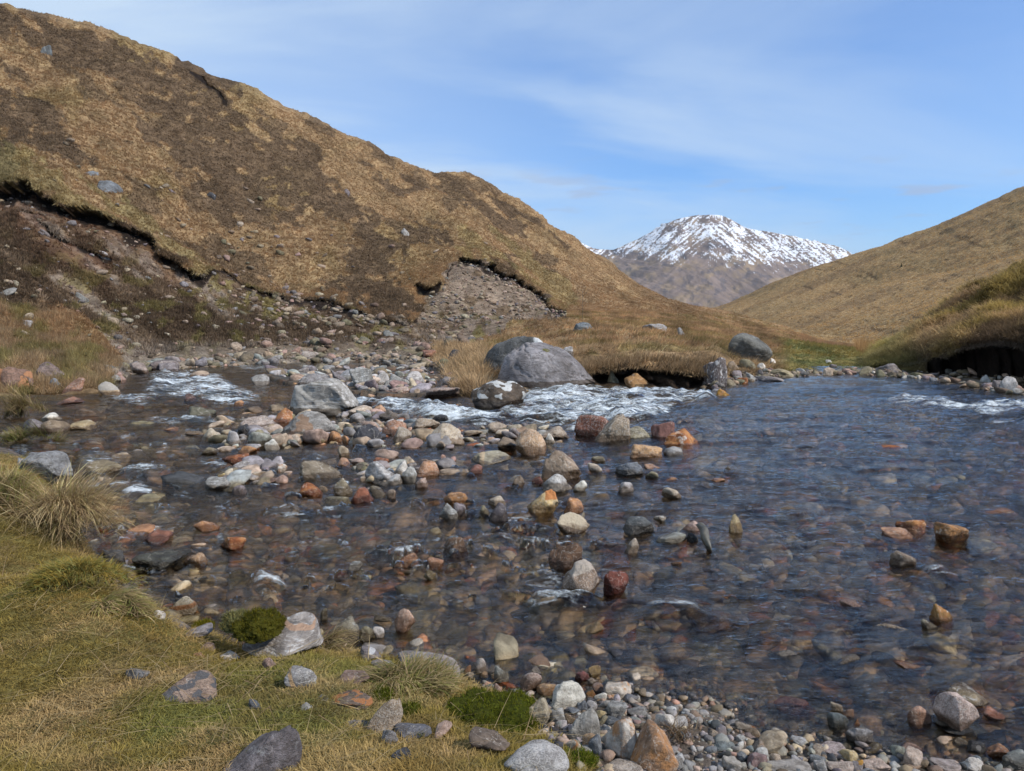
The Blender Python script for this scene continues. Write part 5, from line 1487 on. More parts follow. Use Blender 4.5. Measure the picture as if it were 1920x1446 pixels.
S('D', 1232, 92, 1355, 172, 'B', 'm', 'a', 'grey brown stone awash in the open water at right').color = (0.2, 0.15, 0.11, 1)
S('D', 975, 305, 1125, 375, 'P', 'g', 'a', 'pinkish rock under water left of the pale sandy one', sub=True)
S('D', 1265, 640, 1395, 708, 'O', 'g', 's', 'brick pink flat stone under water at right', sub=True)
S('D', 640, 830, 840, 930, 'R', 'm', 's', 'broad plum coloured slab under shallow water near the shingle', sub=True)
S('D', 895, 1160, 1033, 1240, 'LT', 'g', 'w', 'pinkish grey wedge at the bottom edge').color = (0.36, 0.28, 0.23, 1)
S('D', 1093, 1170, 1218, 1240, 'P', 'g', 'b', 'shell pink block at the bottom edge').color = (0.46, 0.34, 0.27, 1)
S('D', 1030, 1168, 1098, 1240, 'PG', 'g', 'b', 'stone with an amber corner left of the shell pink block', mark=lambda x, y, z: 0.5 + 3 * np.minimum(x - 0.0, z - 0.45), mcol=(0.48, 0.24, 0.04))
S('D', 1442, 1122, 1580, 1178, 'O', 'g', 's', 'orange white streaked flat stone in the lower right').color = (0.46, 0.30, 0.2, 1)
S('D', 1440, 1158, 1596, 1240, 'PG', 'm', 's', 'grey mauve slab below the orange white streaked one').color = (0.3, 0.25, 0.23, 1)
S('D', 1586, 1150, 1725, 1240, 'W', 'g', 'a', 'white pink stone at the bottom edge of the lower right')
S('D', 838, 1168, 912, 1240, 'LG', 'm', 'b', 'grey upright block at the bottom edge left of the pinkish grey wedge')
S('D', 1228, 1088, 1312, 1160, 'BG', 'm', 'w', 'green slate flake in the shallows of the lower right').color = (0.19, 0.2, 0.17, 1)
S('D', 590, 1180, 832, 1260, 'PG', 'm', 's', 'broad grey slab at the bottom edge of the shingle').color = (0.29, 0.26, 0.23, 1)
S('D', 368, 1158, 462, 1240, 'LT', 'm', 'b', 'dove grey block at the bottom edge of the shingle').color = (0.33, 0.30, 0.26, 1)
S('D', 1275, 1080, 1400, 1128, 'P', 'm', 's', 'flat pink stone behind the pinkish tan egg shaped one')
S('D', 1540, 1055, 1640, 1100, 'OL', 'm', 'r', 'olive grey pebble below the black flat stone')
S('D', 1625, 1070, 1715, 1135, 'BG', 'm', 'r', 'blue black pebble with a white spot in the lower right', mark=lambda x, y, z: 0.5 + 4 * (0.3 - np.hypot(x, z - 0.5)), mcol=(0.45, 0.47, 0.5)).color = (0.10, 0.105, 0.115, 1)
# hillside rocks
S('F', 74, 85, 98, 106, 'BG', 'l', 'a', 'lone grey boulder high on the left hillside')
S('F', 163, 320, 190, 334, 'BG', 'l', 's', 'dark rock on the left hillside above the turf edge')
S('F', 178, 338, 234, 368, 'BG', 'l', 's', 'low grey outcrop on the left hillside above the turf edge')
S('F', 388, 360, 406, 374, 'DG', 'l', 'r', 'dark boulder in the middle of the left hillside')
S('F', 28, 600, 62, 614, 'LG', 'l', 's', 'pale rock in the grass at the foot of the left hillside')
S('F', 142, 548, 166, 566, 'G', 'l', 'r', 'grey boulder in the eroded soil of the left hillside')
S('F', 180, 470, 207, 482, 'LG', 'm', 's', 'pale slab jutting from the soil under the turf edge')
S('F', 640, 354, 656, 368, 'PG', 'l', 'r', 'small dark boulder on the tan part of the left hillside')
S('F', 752, 428, 770, 444, 'LG', 'l', 'a', 'pale rock right of the dark heather on the left hillside')
Bo('F', 837, 655, 863, 678, 'DG', 'm', 'r', 'black rounded boulder on the far shore left of the spur')
S('F', 787, 656, 822, 672, 'R', 'm', 's', 'brick red slab on the far shore').color = (0.24, 0.115, 0.075, 1)
S('F', 565, 657, 610, 674, 'P', 'g', 's', 'pinkish grey slab on the far shore').color = (0.29, 0.235, 0.195, 1)
S('F', 385, 568, 412, 584, 'B', 'm', 'r', 'brown peat lump on the eroded slope').color = (0.10, 0.07, 0.045, 1)
# island of stones behind the gravel bar
S('3', 853, 263, 962, 362, 'G', 'n', 'a', 'grey banded stone on the far stone island')
S('3', 940, 298, 988, 347, 'O', 's', 'r', 'orange stone on the far stone island')
S('3', 628, 288, 765, 345, 'G', 'l', 's', 'flat grey stone at the left end of the far stone island')
S('3', 955, 280, 1045, 350, 'LG', 'g', 'a', 'pale stone right of the orange one on the far stone island')
S('3', 1035, 288, 1125, 355, 'G', 'g', 'a', 'grey tan stone in the middle of the far stone island')
S('3', 1108, 278, 1205, 345, 'LG', 'n', 'r', 'light grey stone at the right of the far stone island')
S('3', 1165, 345, 1355, 402, 'B', 'g', 's', 'flat reddish grey slab at the right tip of the far stone island').color = (0.23, 0.165, 0.135, 1)
S('3', 668, 243, 765, 288, 'OL', 'm', 's', 'olive grey stone at the back of the far stone island')
S('3', 1010, 342, 1130, 384, 'P', 'g', 's', 'pink flat stone along the front of the far stone island')
S('3', 405, 292, 490, 340, 'G', 'g', 't', 'grey stone in the far channel left of the stone island')
S('3', 485, 262, 580, 305, 'B', 'm', 's', 'tan brown stone awash in the far channel')
S('3', 0, 238, 100, 285, 'PG', 'm', 's', 'dusky slab on the far left shore beside the rapids')

n_hero = _cnt[0]
# stones nothing tells apart: small ones of one colour lying together
def fill(n, poly, sizes, keys, labels, group, seed, mats=('granite', 'smooth', 'granite', 'gneiss')):
    r = random.Random(seed)
    xs = [p[0] for p in poly]; ys = [p[1] for p in poly]
    k = 0
    while k < n:
        x, y = r.uniform(min(xs), max(xs)), r.uniform(min(ys), max(ys))
        if not inpoly(np.array(x), np.array(y), poly):
            continue
        w = r.uniform(*sizes)
        h = w * r.uniform(0.55, 0.8)
        key = r.choice(keys)
        stone((x - w / 2, y - h, x + w / 2, y), key, r.choice(mats), 'round', labels[key], group=group, share=r.randrange(12), level=3, rotz=r.uniform(0, 6.28), seed=seed * 1000 + k)
        k += 1
LB = {'G': 'small grey stone packed among others in the shingle', 'LG': 'small light grey stone packed among others in the shingle', 'T': 'small tan stone packed among others in the shingle', 'P': 'small pink stone packed among others in the shingle', 'BG': 'small slate stone packed among others in the shingle', 'B': 'small brown stone packed among others in the shingle'}
fill(24, [(1330, 1360), (1420, 1375), (1560, 1408), (1700, 1440), (1330, 1446)], (17, 34), list(LB), LB, 'small stones packed in the shingle', 71)
# ================================================================== LOOSE STONES NOBODY COULD COUNT
def pick_px(n, poly, seed):
    r = np.random.default_rng(seed)
    xs = [p[0] for p in poly]; ys = [p[1] for p in poly]
    out = []
    while len(out) < n:
        X_ = r.uniform(min(xs), max(xs), 4 * n); Y_ = r.uniform(min(ys), max(ys), 4 * n)
        m = inpoly(X_, Y_, poly)
        out += list(zip(X_[m], Y_[m]))
    return np.array(out[:n])


# shingle on the near shore
q = np.stack([rng.uniform(-0.8, 5.5, 60000), rng.uniform(1.8, 6.5, 60000)], -1)
z, sd = near_z(q[:, 0], q[:, 1])
qx, qy = project(np.stack([q[:, 0], q[:, 1], z], -1))
m = (~near_mask(qx, qy)) & (sd > -0.5) & (qx < 2300)
q, z, sd = q[m][:11000], z[m][:11000], sd[m][:11000]
sz = 0.006 + 0.026 * rng.random(len(q)) ** 3.4
scatter_stones('shingle', np.stack([q[:, 0], q[:, 1], z - 0.004], -1), sz, 'fine shingle of grey pink and tan pebbles at the near shore', 'shingle', level=1, pal=['G', 'LG', 'PG', 'P', 'T', 'BG', 'B', 'G', 'LT', 'LG', 'DG'], flat=0.7)

# stream bed stones, near and far
def bed_points(n, x0, x1, y0, y1):
    q = np.stack([rng.uniform(x0, x1, n), rng.uniform(y0, y1, n)], -1)
    _, sd = near_z(q[:, 0], q[:, 1])
    qx, qy = project(np.stack([q[:, 0], q[:, 1], 0 * q[:, 0]], -1))
    m = (sd < -0.02) & (qx > -300) & (qx < 2250)
    q = q[m]
    return np.stack([q[:, 0], q[:, 1], bed_z(q[:, 0], q[:, 1])], -1)


BEDPAL = ['G', 'B', 'OL', 'RU', 'O', 'O', 'OL', 'T', 'T', 'LT', 'B', 'BG', 'DG', 'B', 'LT', 'OL', 'OL', 'W', 'T', 'LG']
A = bed_points(13000, -5, 7, 3.0, 8.0)
sz = 0.022 + 0.11 * rng.random(len(A)) ** 2.6
A[:, 2] = np.minimum(A[:, 2], -0.004 - sz * 0.75) + np.where(rng.random(len(A)) < 0.025, sz * 0.5, 0)
Bp = bed_points(7500, -10, 14, 7.5, 24)
szb = 0.05 + 0.17 * rng.random(len(Bp)) ** 2.4
Bp[:, 2] = np.minimum(Bp[:, 2], -0.01 - szb * 0.70) + np.where((rng.random(len(Bp)) < 0.06) & (Bp[:, 0] < 3), szb * 0.45, 0)
m_bs = M_STUFF
scatter_stones('streambed_stones', np.concatenate([A, Bp]), np.concatenate([sz, szb]), 'rounded brown red and grey stones on the stream bed under the water', 'stones', level=2, pal=BEDPAL, flat=0.55, sink=0.3)

# gravel bar and far stone island
pp = np.concatenate([pick_px(230, [(385, 808), (450, 778), (540, 766), (680, 768), (780, 788), (900, 800), (1000, 795), (1035, 830), (975, 832), (860, 842), (640, 838), (430, 842)], 5), pick_px(220, [(500, 706), (560, 700), (640, 684), (760, 688), (825, 702), (800, 742), (700, 740), (620, 728)], 6), pick_px(40, [(400, 880), (520, 870), (560, 900), (440, 910)], 7), pick_px(30, [(640, 860), (860, 855), (850, 900), (680, 920)], 8)])
D_ = plane_D(pp[:, 0], pp[:, 1], 0.0)
G_ = at(pp[:, 0], pp[:, 1], D_)
G_[:, 2] = np.where(pp[:, 1] < 750, 0.05, -0.02)
sz = (0.05 + 0.16 * rng.random(len(G_)) ** 2.2) * np.where(pp[:, 1] < 750, 1.5, 0.9)
scatter_stones('gravel_bar', G_, sz, 'pale tan and grey cobbles heaped on the gravel bars', 'gravel', level=2, pal=['LT', 'LT', 'G', 'LG', 'T', 'P', 'G', 'OL', 'LG', 'PG'], flat=0.62, sink=0.3)

# cobbles along the far shore, stones on the slope
def grid_points(G, mask, n, seed):
    r = np.random.default_rng(seed)
    w = np.clip(mask.ravel().astype(float), 0, None)
    w /= w.sum()
    idx = r.choice(len(w), n, p=w)
    i, j = np.unravel_index(idx, mask.shape)
    i2, j2 = np.minimum(i + 1, G.shape[0] - 1), np.minimum(j + 1, G.shape[1] - 1)
    a, b = r.random((n, 1)), r.random((n, 1))
    P = G[i, j] * (1 - a) * (1 - b) + G[i2, j] * a * (1 - b) + G[i, j2] * (1 - a) * b + G[i2, j2] * a * b
    return P, i, j


vis = (pxL > -250) & (pxL < 1800)
mc = vis & (ri > i0 - 4) & (ri < i0 + 24) & (pxL > 190) & (pxL < 860)
P1, _, _ = grid_points(PL, mc, 1000, 11)
mc2 = vis & (ri > i0 - 3) & (ri < i0 + 10) & (pxL > 1330)
P2, _, _ = grid_points(PL, mc2, 350, 12)
s1 = 0.04 + 0.26 * rng.random(len(P1)) ** 4
s2 = 0.03 + 0.12 * rng.random(len(P2)) ** 3
mb = (rB > rbB[1] - 2) & (rB < rbB[2] + 8) & (pxb > 1640) & (pxb < 2100)
P3, _, _ = grid_points(PB, mb, 520, 13)
s3 = 0.04 + 0.16 * rng.random(len(P3)) ** 2.6
scatter_stones('shore_cobbles', np.concatenate([P1, P2, P3]), np.concatenate([s1, s2, s3]), 'grey and tan cobbles strewn along the far shores', 'cobbles', level=1, pal=['OL', 'T', 'B', 'G', 'PG', 'LT', 'T', 'P', 'B', 'OL', 'G'], flat=0.6, mat=M_STUFF, wetmul=0.85)
ms = vis & (soil > 0.5) & (ri > rowbreak[2])
P1, _, _ = grid_points(PL, ms, 2200, 14)
s1 = 0.02 + 0.18 * rng.random(len(P1)) ** 6
P2, _, _ = grid_points(PL, vis & (scree > 0.5), 2200, 15)
s2 = 0.02 + 0.20 * rng.random(len(P2)) ** 5
mt = vis & inpoly(wx, wy, [(310, 360), (350, 370), (390, 420), (500, 410), (620, 520), (640, 560), (700, 590), (700, 660), (520, 660), (480, 545), (400, 480)]) & (fbm(pxL / 26, pyL / 18, 0, 4, 91) > 0.05)
P3, _, _ = grid_points(PL, mt, 480, 16)
s3 = 0.04 + 0.34 * rng.random(len(P3)) ** 4
mt2 = vis & (ri > rowbreak[3]) & (ri < rowbreak[6]) & (pyL < 640) & (pxL < 1000)
P4, _, _ = grid_points(PL, mt2, 300, 17)
s4 = 0.06 + 0.30 * rng.random(len(P4)) ** 3
mt3 = vis & (pxL > 430) & (pxL < 900) & (pyL > 570) & (pyL < 665)
P5, _, _ = grid_points(PL, mt3, 380, 18)
s5 = 0.03 + 0.34 * rng.random(len(P5)) ** 4
scatter_stones('scree', np.concatenate([P1, P2, P3, P4, P5]), np.concatenate([s1, s2, s3, s4, s5]), 'pale stones and scree scattered over the eroded left hillside', 'scree', level=1, pal=['LT', 'T', 'PG', 'LT', 'T', 'P', 'B', 'OL', 'G'], flat=0.6, wetmul=0.75)

# ================================================================== GRASS AND HEATHER
def tufts(name, G, mask, n, hgt, nb, wid, colgrid, seed, label, cat='grass', lean=(0.3, 0.9), az=None, jit=0.25, seg=1, spread=0.3, tint=(1, 1, 1), pxscale=None, kind='stuff', curl=1.0):
    P, i, j = grid_points(G, mask, n, seed)
    c = colgrid[i, j]
    r = np.random.default_rng(seed + 1)
    hv = hgt * r.uniform(0.55, 1.25, n)
    P = np.repeat(P, nb, 0); c = np.repeat(c, nb, 0); hv = np.repeat(hv, nb)
    N_ = len(P)
    a = r.uniform(0, 2 * math.pi, N_)
    P = P + np.stack([np.cos(a), np.sin(a), 0 * a], -1) * (hv * spread * r.random(N_) ** 0.5)[:, None]
    P[:, 2] -= 0.04 * hv
    tj = np.repeat(r.uniform(1 - jit, 1 + jit, n), nb)[:, None] * r.uniform(0.8, 1.25, (N_, 1))
    azz = a if az is None else az + r.normal(0, 0.7, N_)
    me = blades_mesh(name, P, hv * r.uniform(0.6, 1.15, N_), wid * r.uniform(0.7, 1.3, N_), azz, r.uniform(lean[0], lean[1], N_), np.clip(c * tj * np.array(tint), 0.004, 0.85), seg=seg, curl=curl)
    return add_obj(name, me, label, cat, kind=kind)


bare = np.clip(soil * 0.85 + scree * 0.93 + (peat > 0.2) + cob + (und > 0.1), 0, 1)
hillm = vis & (ri > rowbreak[3] - 6) & (ri < rowbreak[7] + 3)
tufts('hill_grass', PL, hillm * (1 - bare) * (1 - hea * 0.9), 130000, 0.28, 5, 0.05, col * 1.4, 21, 'dry tan tussock grass covering the left hillside', az=-1.2, jit=0.13, tint=(1.14, 1.03, 0.98))
tufts('heather', PL, hillm * (1 - np.clip(bare - 0.25 * soil, 0, 1)) * hea, 40000, 0.22, 5, 0.05, col * 1.3, 22, 'low dark brown heather covering patches of the left hillside', cat='heather', lean=(0.1, 0.8))
tufts('slope_moss', PL, hillm * soil * (st < 0.3) * (below1 < 0.3), 20000, 0.28, 6, 0.05, col * 1.25, 23, 'brown heath plants rooted on the eroded slope', cat='heather', lean=(0.1, 0.9))
tufts('turf_fringe', PL, hillm * lipfr, 2600, 0.5, 8, 0.045, col * 1.5, 33, 'grass hanging over the eroded turf edges', lean=(0.8, 1.6), az=-1.5, seg=2)
# spur grass in front, left bank grass
penm = vis & (pxL > 845) & (pxL < 1480) & (ri >= i1 - 3) & (pyF > 590) & (scree < 0.5)
tufts('spur_grass', PL, penm.astype(float) * (0.25 + (fbm(X * 0.9, Y * 0.9, 0, 3, 190) > 0)), 20000, 0.34, 8, 0.020, col * 1.55, 24, 'long straw coloured grass on the spur above the rapids', lean=(0.4, 1.4), seg=2, jit=0.4, tint=(1.12, 1.1, 1.1), az=-0.9)
edge = vis & (ri >= i1 - 5) & (ri <= i1 + 4) & (pxL > 1095) & (pxL < 1355)
tufts('spur_grass', PL, edge.astype(float) * (fbm(pxL / 18, ri * 0.3, 0, 3, 191) > -0.15), 900, 0.34, 9, 0.02, np.broadcast_to(TAN * 1.25, PL.shape), 25, 'drooping grass fringe over the peat edge of the spur', lean=(0.3, 1.5), az=-1.6, seg=3, jit=0.45, spread=0.8)
lowm = vis & (lowg > 0.5) & (ri > i0 + 3)
tufts('left_bank_grass', PL, lowm.astype(float), 9000, 0.40, 9, 0.022, col * 1.7, 26, 'tussocky tan and green grass at the foot of the left hillside', lean=(0.3, 1.1), seg=2, jit=0.3, az=-1.0)
tipm = vis & (pxL > 815) & (pxL < 912) & (ri >= i0 + 4) & (ri < rowbreak[3])
tufts('left_bank_grass', PL, tipm.astype(float), 1500, 0.45, 10, 0.02, np.broadcast_to(TAN * 1.7, PL.shape), 27, 'straw grass tongue left of the biggest grey boulder', lean=(0.2, 1.0), seg=2)
flm = vis & (pxL > 1380) & (pxL < 1780) & (ri > i0 + 8) & (ri < rowbreak[4])
tufts('shore_turf', PL, flm.astype(float), 9000, 0.10, 8, 0.02, col * 1.1, 28, 'short green turf on the flat behind the pool', lean=(0.2, 0.8))
bkm = (rB > rbB[3] + 3) & (rB < rbB[5] + 2) & (pxb > 1630) & (pxb < 2150)
tufts('bank_grass', PB, bkm.astype(float), 15000, 0.62, 9, 0.022, cB * 2.1, 29, 'shaggy combed over grass on the right bank', az=-2.3, lean=(0.7, 1.25), seg=3, jit=0.35, spread=0.45)
fring = (rB >= rbB[3] - 1) & (rB <= rbB[3] + 5) & (pxb > 1690) & (pxb < 2150)
tufts('bank_grass', PB, fring.astype(float), 900, 0.32, 9, 0.02, cB * 1.5 + 0.05, 30, 'grass fringe hanging over the black undercut', az=-1.7, lean=(0.9, 1.5), seg=3)
rhm = (pxr > 1330) & (pxr < 2150)
tufts('hill_grass', PR, rhm.astype(float), 45000, 0.3, 5, 0.08, cR * 1.5, 31, 'dry tan grass covering the right hillside', az=-2.4, jit=0.12, tint=(1.08, 1.0, 0.88), lean=(0.3, 1.0))
# reeds on the flat
rm = vis & (pxL > 1610) & (pxL < 1700) & (ri > rowbreak[3] - 2) & (ri < rowbreak[4] + 20)
tufts('reeds', PL, rm.astype(float), 420, 0.9, 12, 0.025, np.broadcast_to(np.array((0.34, 0.20, 0.09)), PL.shape), 32, 'stand of tall orange brown reeds behind the green flat', cat='reeds', lean=(0.0, 0.35), seg=2)

# ---- near turf
tm = turf & (GSD > 0.02) & (pxn > -260) & (pxn < 1120) & (pyn < 1640) & (GY > 1.5) & (GY < 11)
dens = np.where(tm, 1.0, 0.0) / np.clip(GY, 2, 9) ** 1.2
cT = lerp(np.broadcast_to(np.array((0.145, 0.117, 0.035)), NB.shape), GREEN * 1.15, 0.75 * sstep(0.1, 0.6, tn))
cT = lerp(cT, np.array((0.10, 0.066, 0.034)), 0.45 * sstep(0.15, 0.55, fbm(GX * 2.6 + 7, GY * 2.6, 0, 5, 158)))
cT = lerp(cT, np.array((0.20, 0.14, 0.045)), 0.55 * sstep(0.0, 0.5, fbm(GX * 1.7, GY * 1.7, 0, 4, 155)))
cT = lerp(cT, STRAW, 0.42 * sstep(0.0, 0.6, fbm(GX * 3.1, GY * 3.1, 0, 4, 156)))
tufts('turf', NB, dens, 60000, 0.036, 6, 0.0045, cT * 1.7 * np.array((1.08, 0.99, 0.94)), 41, 'short mossy yellow green turf on the near bank', lean=(0.5, 1.45), seg=2, jit=0.3, spread=1.3)
tufts('turf', NB, dens * (tn + 0.9), 3500, 0.09, 4, 0.0034, cT * 1.6 + 0.03, 42, 'longer grass blades lying through the near turf', lean=(0.7, 1.45), seg=3, jit=0.3, spread=0.5, az=-0.4)
# dead straw lying on the turf
P_, i_, j_ = grid_points(NB, dens * (0.25 + (fbm(GX * 1.5, GY * 1.5, 0, 3, 157) > 0.15)), 1300, 43)
P_[:, 2] += rng.uniform(0.02, 0.05, len(P_))
me = blades_mesh('straw', P_, rng.uniform(0.08, 0.34, len(P_)), rng.uniform(0.0025, 0.0055, len(P_)), rng.normal(-0.3, 1.3, len(P_)), rng.uniform(2.2, 2.75, len(P_)), pick_cols([STRAW * 1.2, STRAW * 1.45, TAN * 1.3], len(P_)), seg=4, curl=0.08, tipmul=1.1)
add_obj('straw', me, 'dead pale grass stalks lying on the near turf', 'straw', kind='stuff')


def tussock(px, py, wpx, hpx, n, cols, label, h, droop=(0.45, 1.5), az=None, D=None):
    d0 = D or surf(px, py)[0]
    b = at(px, py, d0)
    R_ = wpx / F * d0 / 2
    H_ = hpx / F * d0
    ns = max(6, n // 130)
    sa, sr = rng.uniform(0, 2 * math.pi, ns), rng.random(ns) ** 0.6 * 0.95
    k = rng.integers(0, ns, n)
    main = (0.0 if az is None else az) + rng.normal(0, 1.2, ns)
    main = np.where(rng.random(ns) < (0.35 if az is not None else 0.8), sa, main)
    ux = sr[k] * np.cos(sa[k]) + rng.normal(0, 0.13, n)
    uy = sr[k] * np.sin(sa[k]) + rng.normal(0, 0.13, n)
    P = np.stack([R_ * ux, R_ * 0.8 * uy, H_ * 0.5 * np.clip(1 - ux * ux - uy * uy, 0, 1)], -1)
    az_ = main[k] + rng.normal(0, 0.5, n)
    sub_h = rng.uniform(0.6, 1.3, ns)[k]
    cols = [np.array(c) * 1.5 for c in cols]
    tone = rng.uniform(0.65, 1.3, ns)[k][:, None]
    me = blades_mesh('grass_tussock', P, h * sub_h * rng.uniform(0.5, 1.25, n), 0.0055 * rng.uniform(0.6, 1.3, n) * max(1, d0 / 7), az_, rng.uniform(*droop, n), np.clip(pick_cols(cols, n, 0.3) * tone, 0, 0.8), seg=4, curl=0.9)
    o = add_obj('grass_tussock', me, label, 'tussock')
    o.location = (b[0], d0 + R_ * 0.5, b[2] - 0.03)
    return o


PALE = STRAW * 1.25
tussock(88, 1000, 190, 110, 4200, [PALE, STRAW, STRAW * 0.9, TAN, OLIVE * 1.3, HEATHER], 'large straw coloured tussock drooping over the water at left', 0.34, az=0.2, droop=(0.6, 1.6))
tussock(-10, 935, 120, 60, 2000, [OLIVE * 1.4, STRAW, GREEN * 1.7, TAN * 0.9], 'greener tussock at the left edge above the straw coloured one', 0.22, az=0.1, droop=(0.6, 1.6))
tussock(205, 1150, 110, 70, 1700, [OLIVE * 1.5, STRAW, TAN, GREEN * 1.7], 'olive tussock at the corner of the near turf by the water', 0.11, az=0.0, droop=(1.0, 1.7))
tussock(120, 1110, 220, 90, 4200, [OLIVE * 1.2, np.array((0.21, 0.14, 0.028)), GREEN * 1.2, np.array((0.19, 0.14, 0.035))], 'golden green grass mound on the near turf', 0.085, droop=(0.8, 1.55))
tussock(760, 1300, 210, 60, 2600, [STRAW * 0.9, OLIVE * 1.2, STRAW * 0.7, GREEN * 1.3], 'straw and green grass clump behind the bright moss', 0.13, az=0.5, droop=(0.8, 1.6))
tussock(610, 1225, 130, 40, 900, [STRAW, TAN, OLIVE * 1.4], 'thin dry grass clump at the foot of the banded slab', 0.15, az=0.6, droop=(0.8, 1.6))
tussock(40, 785, 90, 50, 900, [STRAW * 0.9, TAN * 0.8, OLIVE * 1.2], 'brown tussock hanging over the left bank', 0.45, az=-1.2)
tussock(40, 832, 100, 36, 900, [OLIVE * 1.2, GREEN * 1.3, TAN * 0.7], 'mossy tussock low on the left bank', 0.3, az=-1.2)


def moss(px0, py0, px1, py1, label, col_, hk=0.35, lobes=7, D=None, zoff=0.0, seed=0):
    r = np.random.default_rng(900 + seed)
    px, py = (px0 + px1) / 2, (py0 + py1) / 2
    d0 = D or surf(px, py)[0]
    b = at(px, py, d0)
    hw = (px1 - px0) / 2 / F * d0
    a_ = math.atan(-float(ray(px, py)[1]))
    hy = (py1 - py0) / 2 / F * d0 / max(0.25, math.sin(a_)) * 0.9
    hy = min(hy, hw * 1.2)
    hz = hk * min(hw, hy)
    U, Fc = ico(5)
    lob = fbm(U[:, 0] * 2.2, U[:, 1] * 2.2, U[:, 2] * 2.2, 4, 300 + seed)
    V = U * (1 + 0.28 * lob)[:, None]
    V[:, 2] = np.where(V[:, 2] < 0, V[:, 2] * 0.3, V[:, 2])
    V = V * np.array([hw, hy, hz])
    me0 = make_mesh('moss_cushion', V, [Fc], np.tile(col_ * 0.7, (len(V), 1)), mat=M_BANK)
    o = add_obj('moss_cushion', me0, label, 'moss')
    o.location = (b[0], b[1], b[2] + zoff)
    n = int(min(16000, 5200 * (hw * hy) / 0.03 + 2500))
    k = r.integers(0, len(V), n)
    k = k[V[k, 2] > 0.02 * hz]
    P = V[k] + r.normal(0, 0.006, (len(k), 3))
    n = len(k)
    tone = np.array([col_, col_ * 1.5, col_ * 0.75, col_ * np.array((1.5, 1.25, 1.0))])[r.integers(0, 4, n)] * r.uniform(0.8, 1.3, (n, 1))
    me = blades_mesh('fronds', P, r.uniform(0.012, 0.026, n), r.uniform(0.003, 0.006, n), r.uniform(0, 6.28, n), r.uniform(0.0, 1.0, n), tone, seg=1)
    add_obj('fronds', me, parent=o)
    return o


moss(838, 1305, 1030, 1406, 'bright green moss cushion beside the shingle', np.array((0.075, 0.085, 0.010)), 0.40, seed=1)
moss(1050, 1412, 1120, 1446, 'green moss right of the speckled granite boulder', np.array((0.09, 0.11, 0.012)), 0.35, seed=2)
moss(695, 1296, 735, 1322, 'small vivid moss tuft behind the upright tan stone', np.array((0.075, 0.085, 0.012)), 0.5, seed=3)
moss(750, 1318, 788, 1352, 'small vivid moss tuft right of the upright tan stone', np.array((0.07, 0.08, 0.012)), 0.4, seed=4)
moss(770, 1370, 800, 1398, 'dark moss tuft on the dark slate slab', np.array((0.06, 0.07, 0.012)), 0.5, seed=5)
slabD = surf(532, 1231)[0]
moss(418, 1150, 475, 1192, 'pale grey green moss cushion on the banded slab', np.array((0.15, 0.145, 0.06)), 0.75, D=slabD + 0.16, zoff=0.0, seed=6)
moss(445, 1156, 532, 1204, 'dark olive moss cushion on the banded slab', np.array((0.075, 0.07, 0.010)), 0.7, D=slabD + 0.09, zoff=0.0, seed=7)
moss(365, 1168, 398, 1188, 'yellowish moss scrap on the dull purple slab', np.array((0.12, 0.11, 0.012)), 0.6, seed=8)


def tube(pts, radii, sides=7):
    pts = np.array(pts, float)
    Vs, Fs = [], []
    for i, p in enumerate(pts):
        t = pts[min(i + 1, len(pts) - 1)] - pts[max(i - 1, 0)]
        t /= np.linalg.norm(t)
        a = np.cross(t, [0.3, 0.9, 0.2]); a /= np.linalg.norm(a)
        b = np.cross(t, a)
        for k in range(sides):
            an = 2 * math.pi * k / sides
            Vs.append(p + radii[i] * (math.cos(an) * a + math.sin(an) * b))
    n = len(pts)
    for i in range(n - 1):
        for k in range(sides):
            Fs.append((i * sides + k, i * sides + (k + 1) % sides, (i + 1) * sides + (k + 1) % sides, (i + 1) * sides + k))
    Vs += [pts[0], pts[-1]]
    T = []
    for k in range(sides):
        T.append((len(Vs) - 2, (k + 1) % sides, k))
        T.append((len(Vs) - 1, (n - 1) * sides + k, (n - 1) * sides + (k + 1) % sides))
    return np.array(Vs), [np.array(Fs), np.array(T)]


# the drifted branch caught in the stream
bp_ = []
for (cx, cy), h in zip([(1672, 505), (1690, 512), (1700, 530), (1708, 565), (1718, 610), (1735, 645)], [0.10, 0.13, 0.12, 0.09, 0.06, -0.03]):
    x0, y0 = 700 + cx * 700 / 1920, 800 + cy * 700 / 1920
    bp_.append(at(x0, y0, float(plane_D(x0, y0, h))))
V, Fs = tube(bp_, [0.02, 0.034, 0.036, 0.032, 0.026, 0.018], 9)
V += 0.006 * rng.normal(size=V.shape)
m_bark, ntb = new_mat('grey_bark')
N = NT(ntb)
ob_ = N.n('ShaderNodeOutputMaterial'); bb = N.n('ShaderNodeBsdfPrincipled'); N.l(bb.outputs[0], ob_.inputs[0])
g_ = N.n('ShaderNodeNewGeometry')
N.l(N.mix(N.noise(g_.outputs['Position'], 40, 5), (0.03, 0.026, 0.02), (0.16, 0.145, 0.11)), bb.inputs['Base Color'])
bb.inputs['Roughness'].default_value = 0.6
add_obj('drifted_branch', make_mesh('drifted_branch', V, Fs, mat=m_bark), 'bent grey drifted branch sticking out of the stream', 'branch')

# dry stalks tangled in the shingle
b0 = at(1268, 1392, surf(1268, 1392)[0])
n = 160
a = rng.uniform(0, 6.28, n)
P_ = np.stack([rng.normal(0, 0.035, n), rng.normal(0, 0.03, n), rng.uniform(0.02, 0.05, n)], -1)
me = blades_mesh('dry_stalks', P_, rng.uniform(0.04, 0.13, n), np.full(n, 0.004), a, rng.uniform(1.0, 1.5, n), pick_cols([(0.16, 0.10, 0.06), (0.10, 0.065, 0.04), (0.24, 0.17, 0.10)], n), seg=2, curl=0.4)
o = add_obj('dry_stalks', me, 'tangle of brown dry stalks caught in the shingle', 'twigs')
o.location = b0

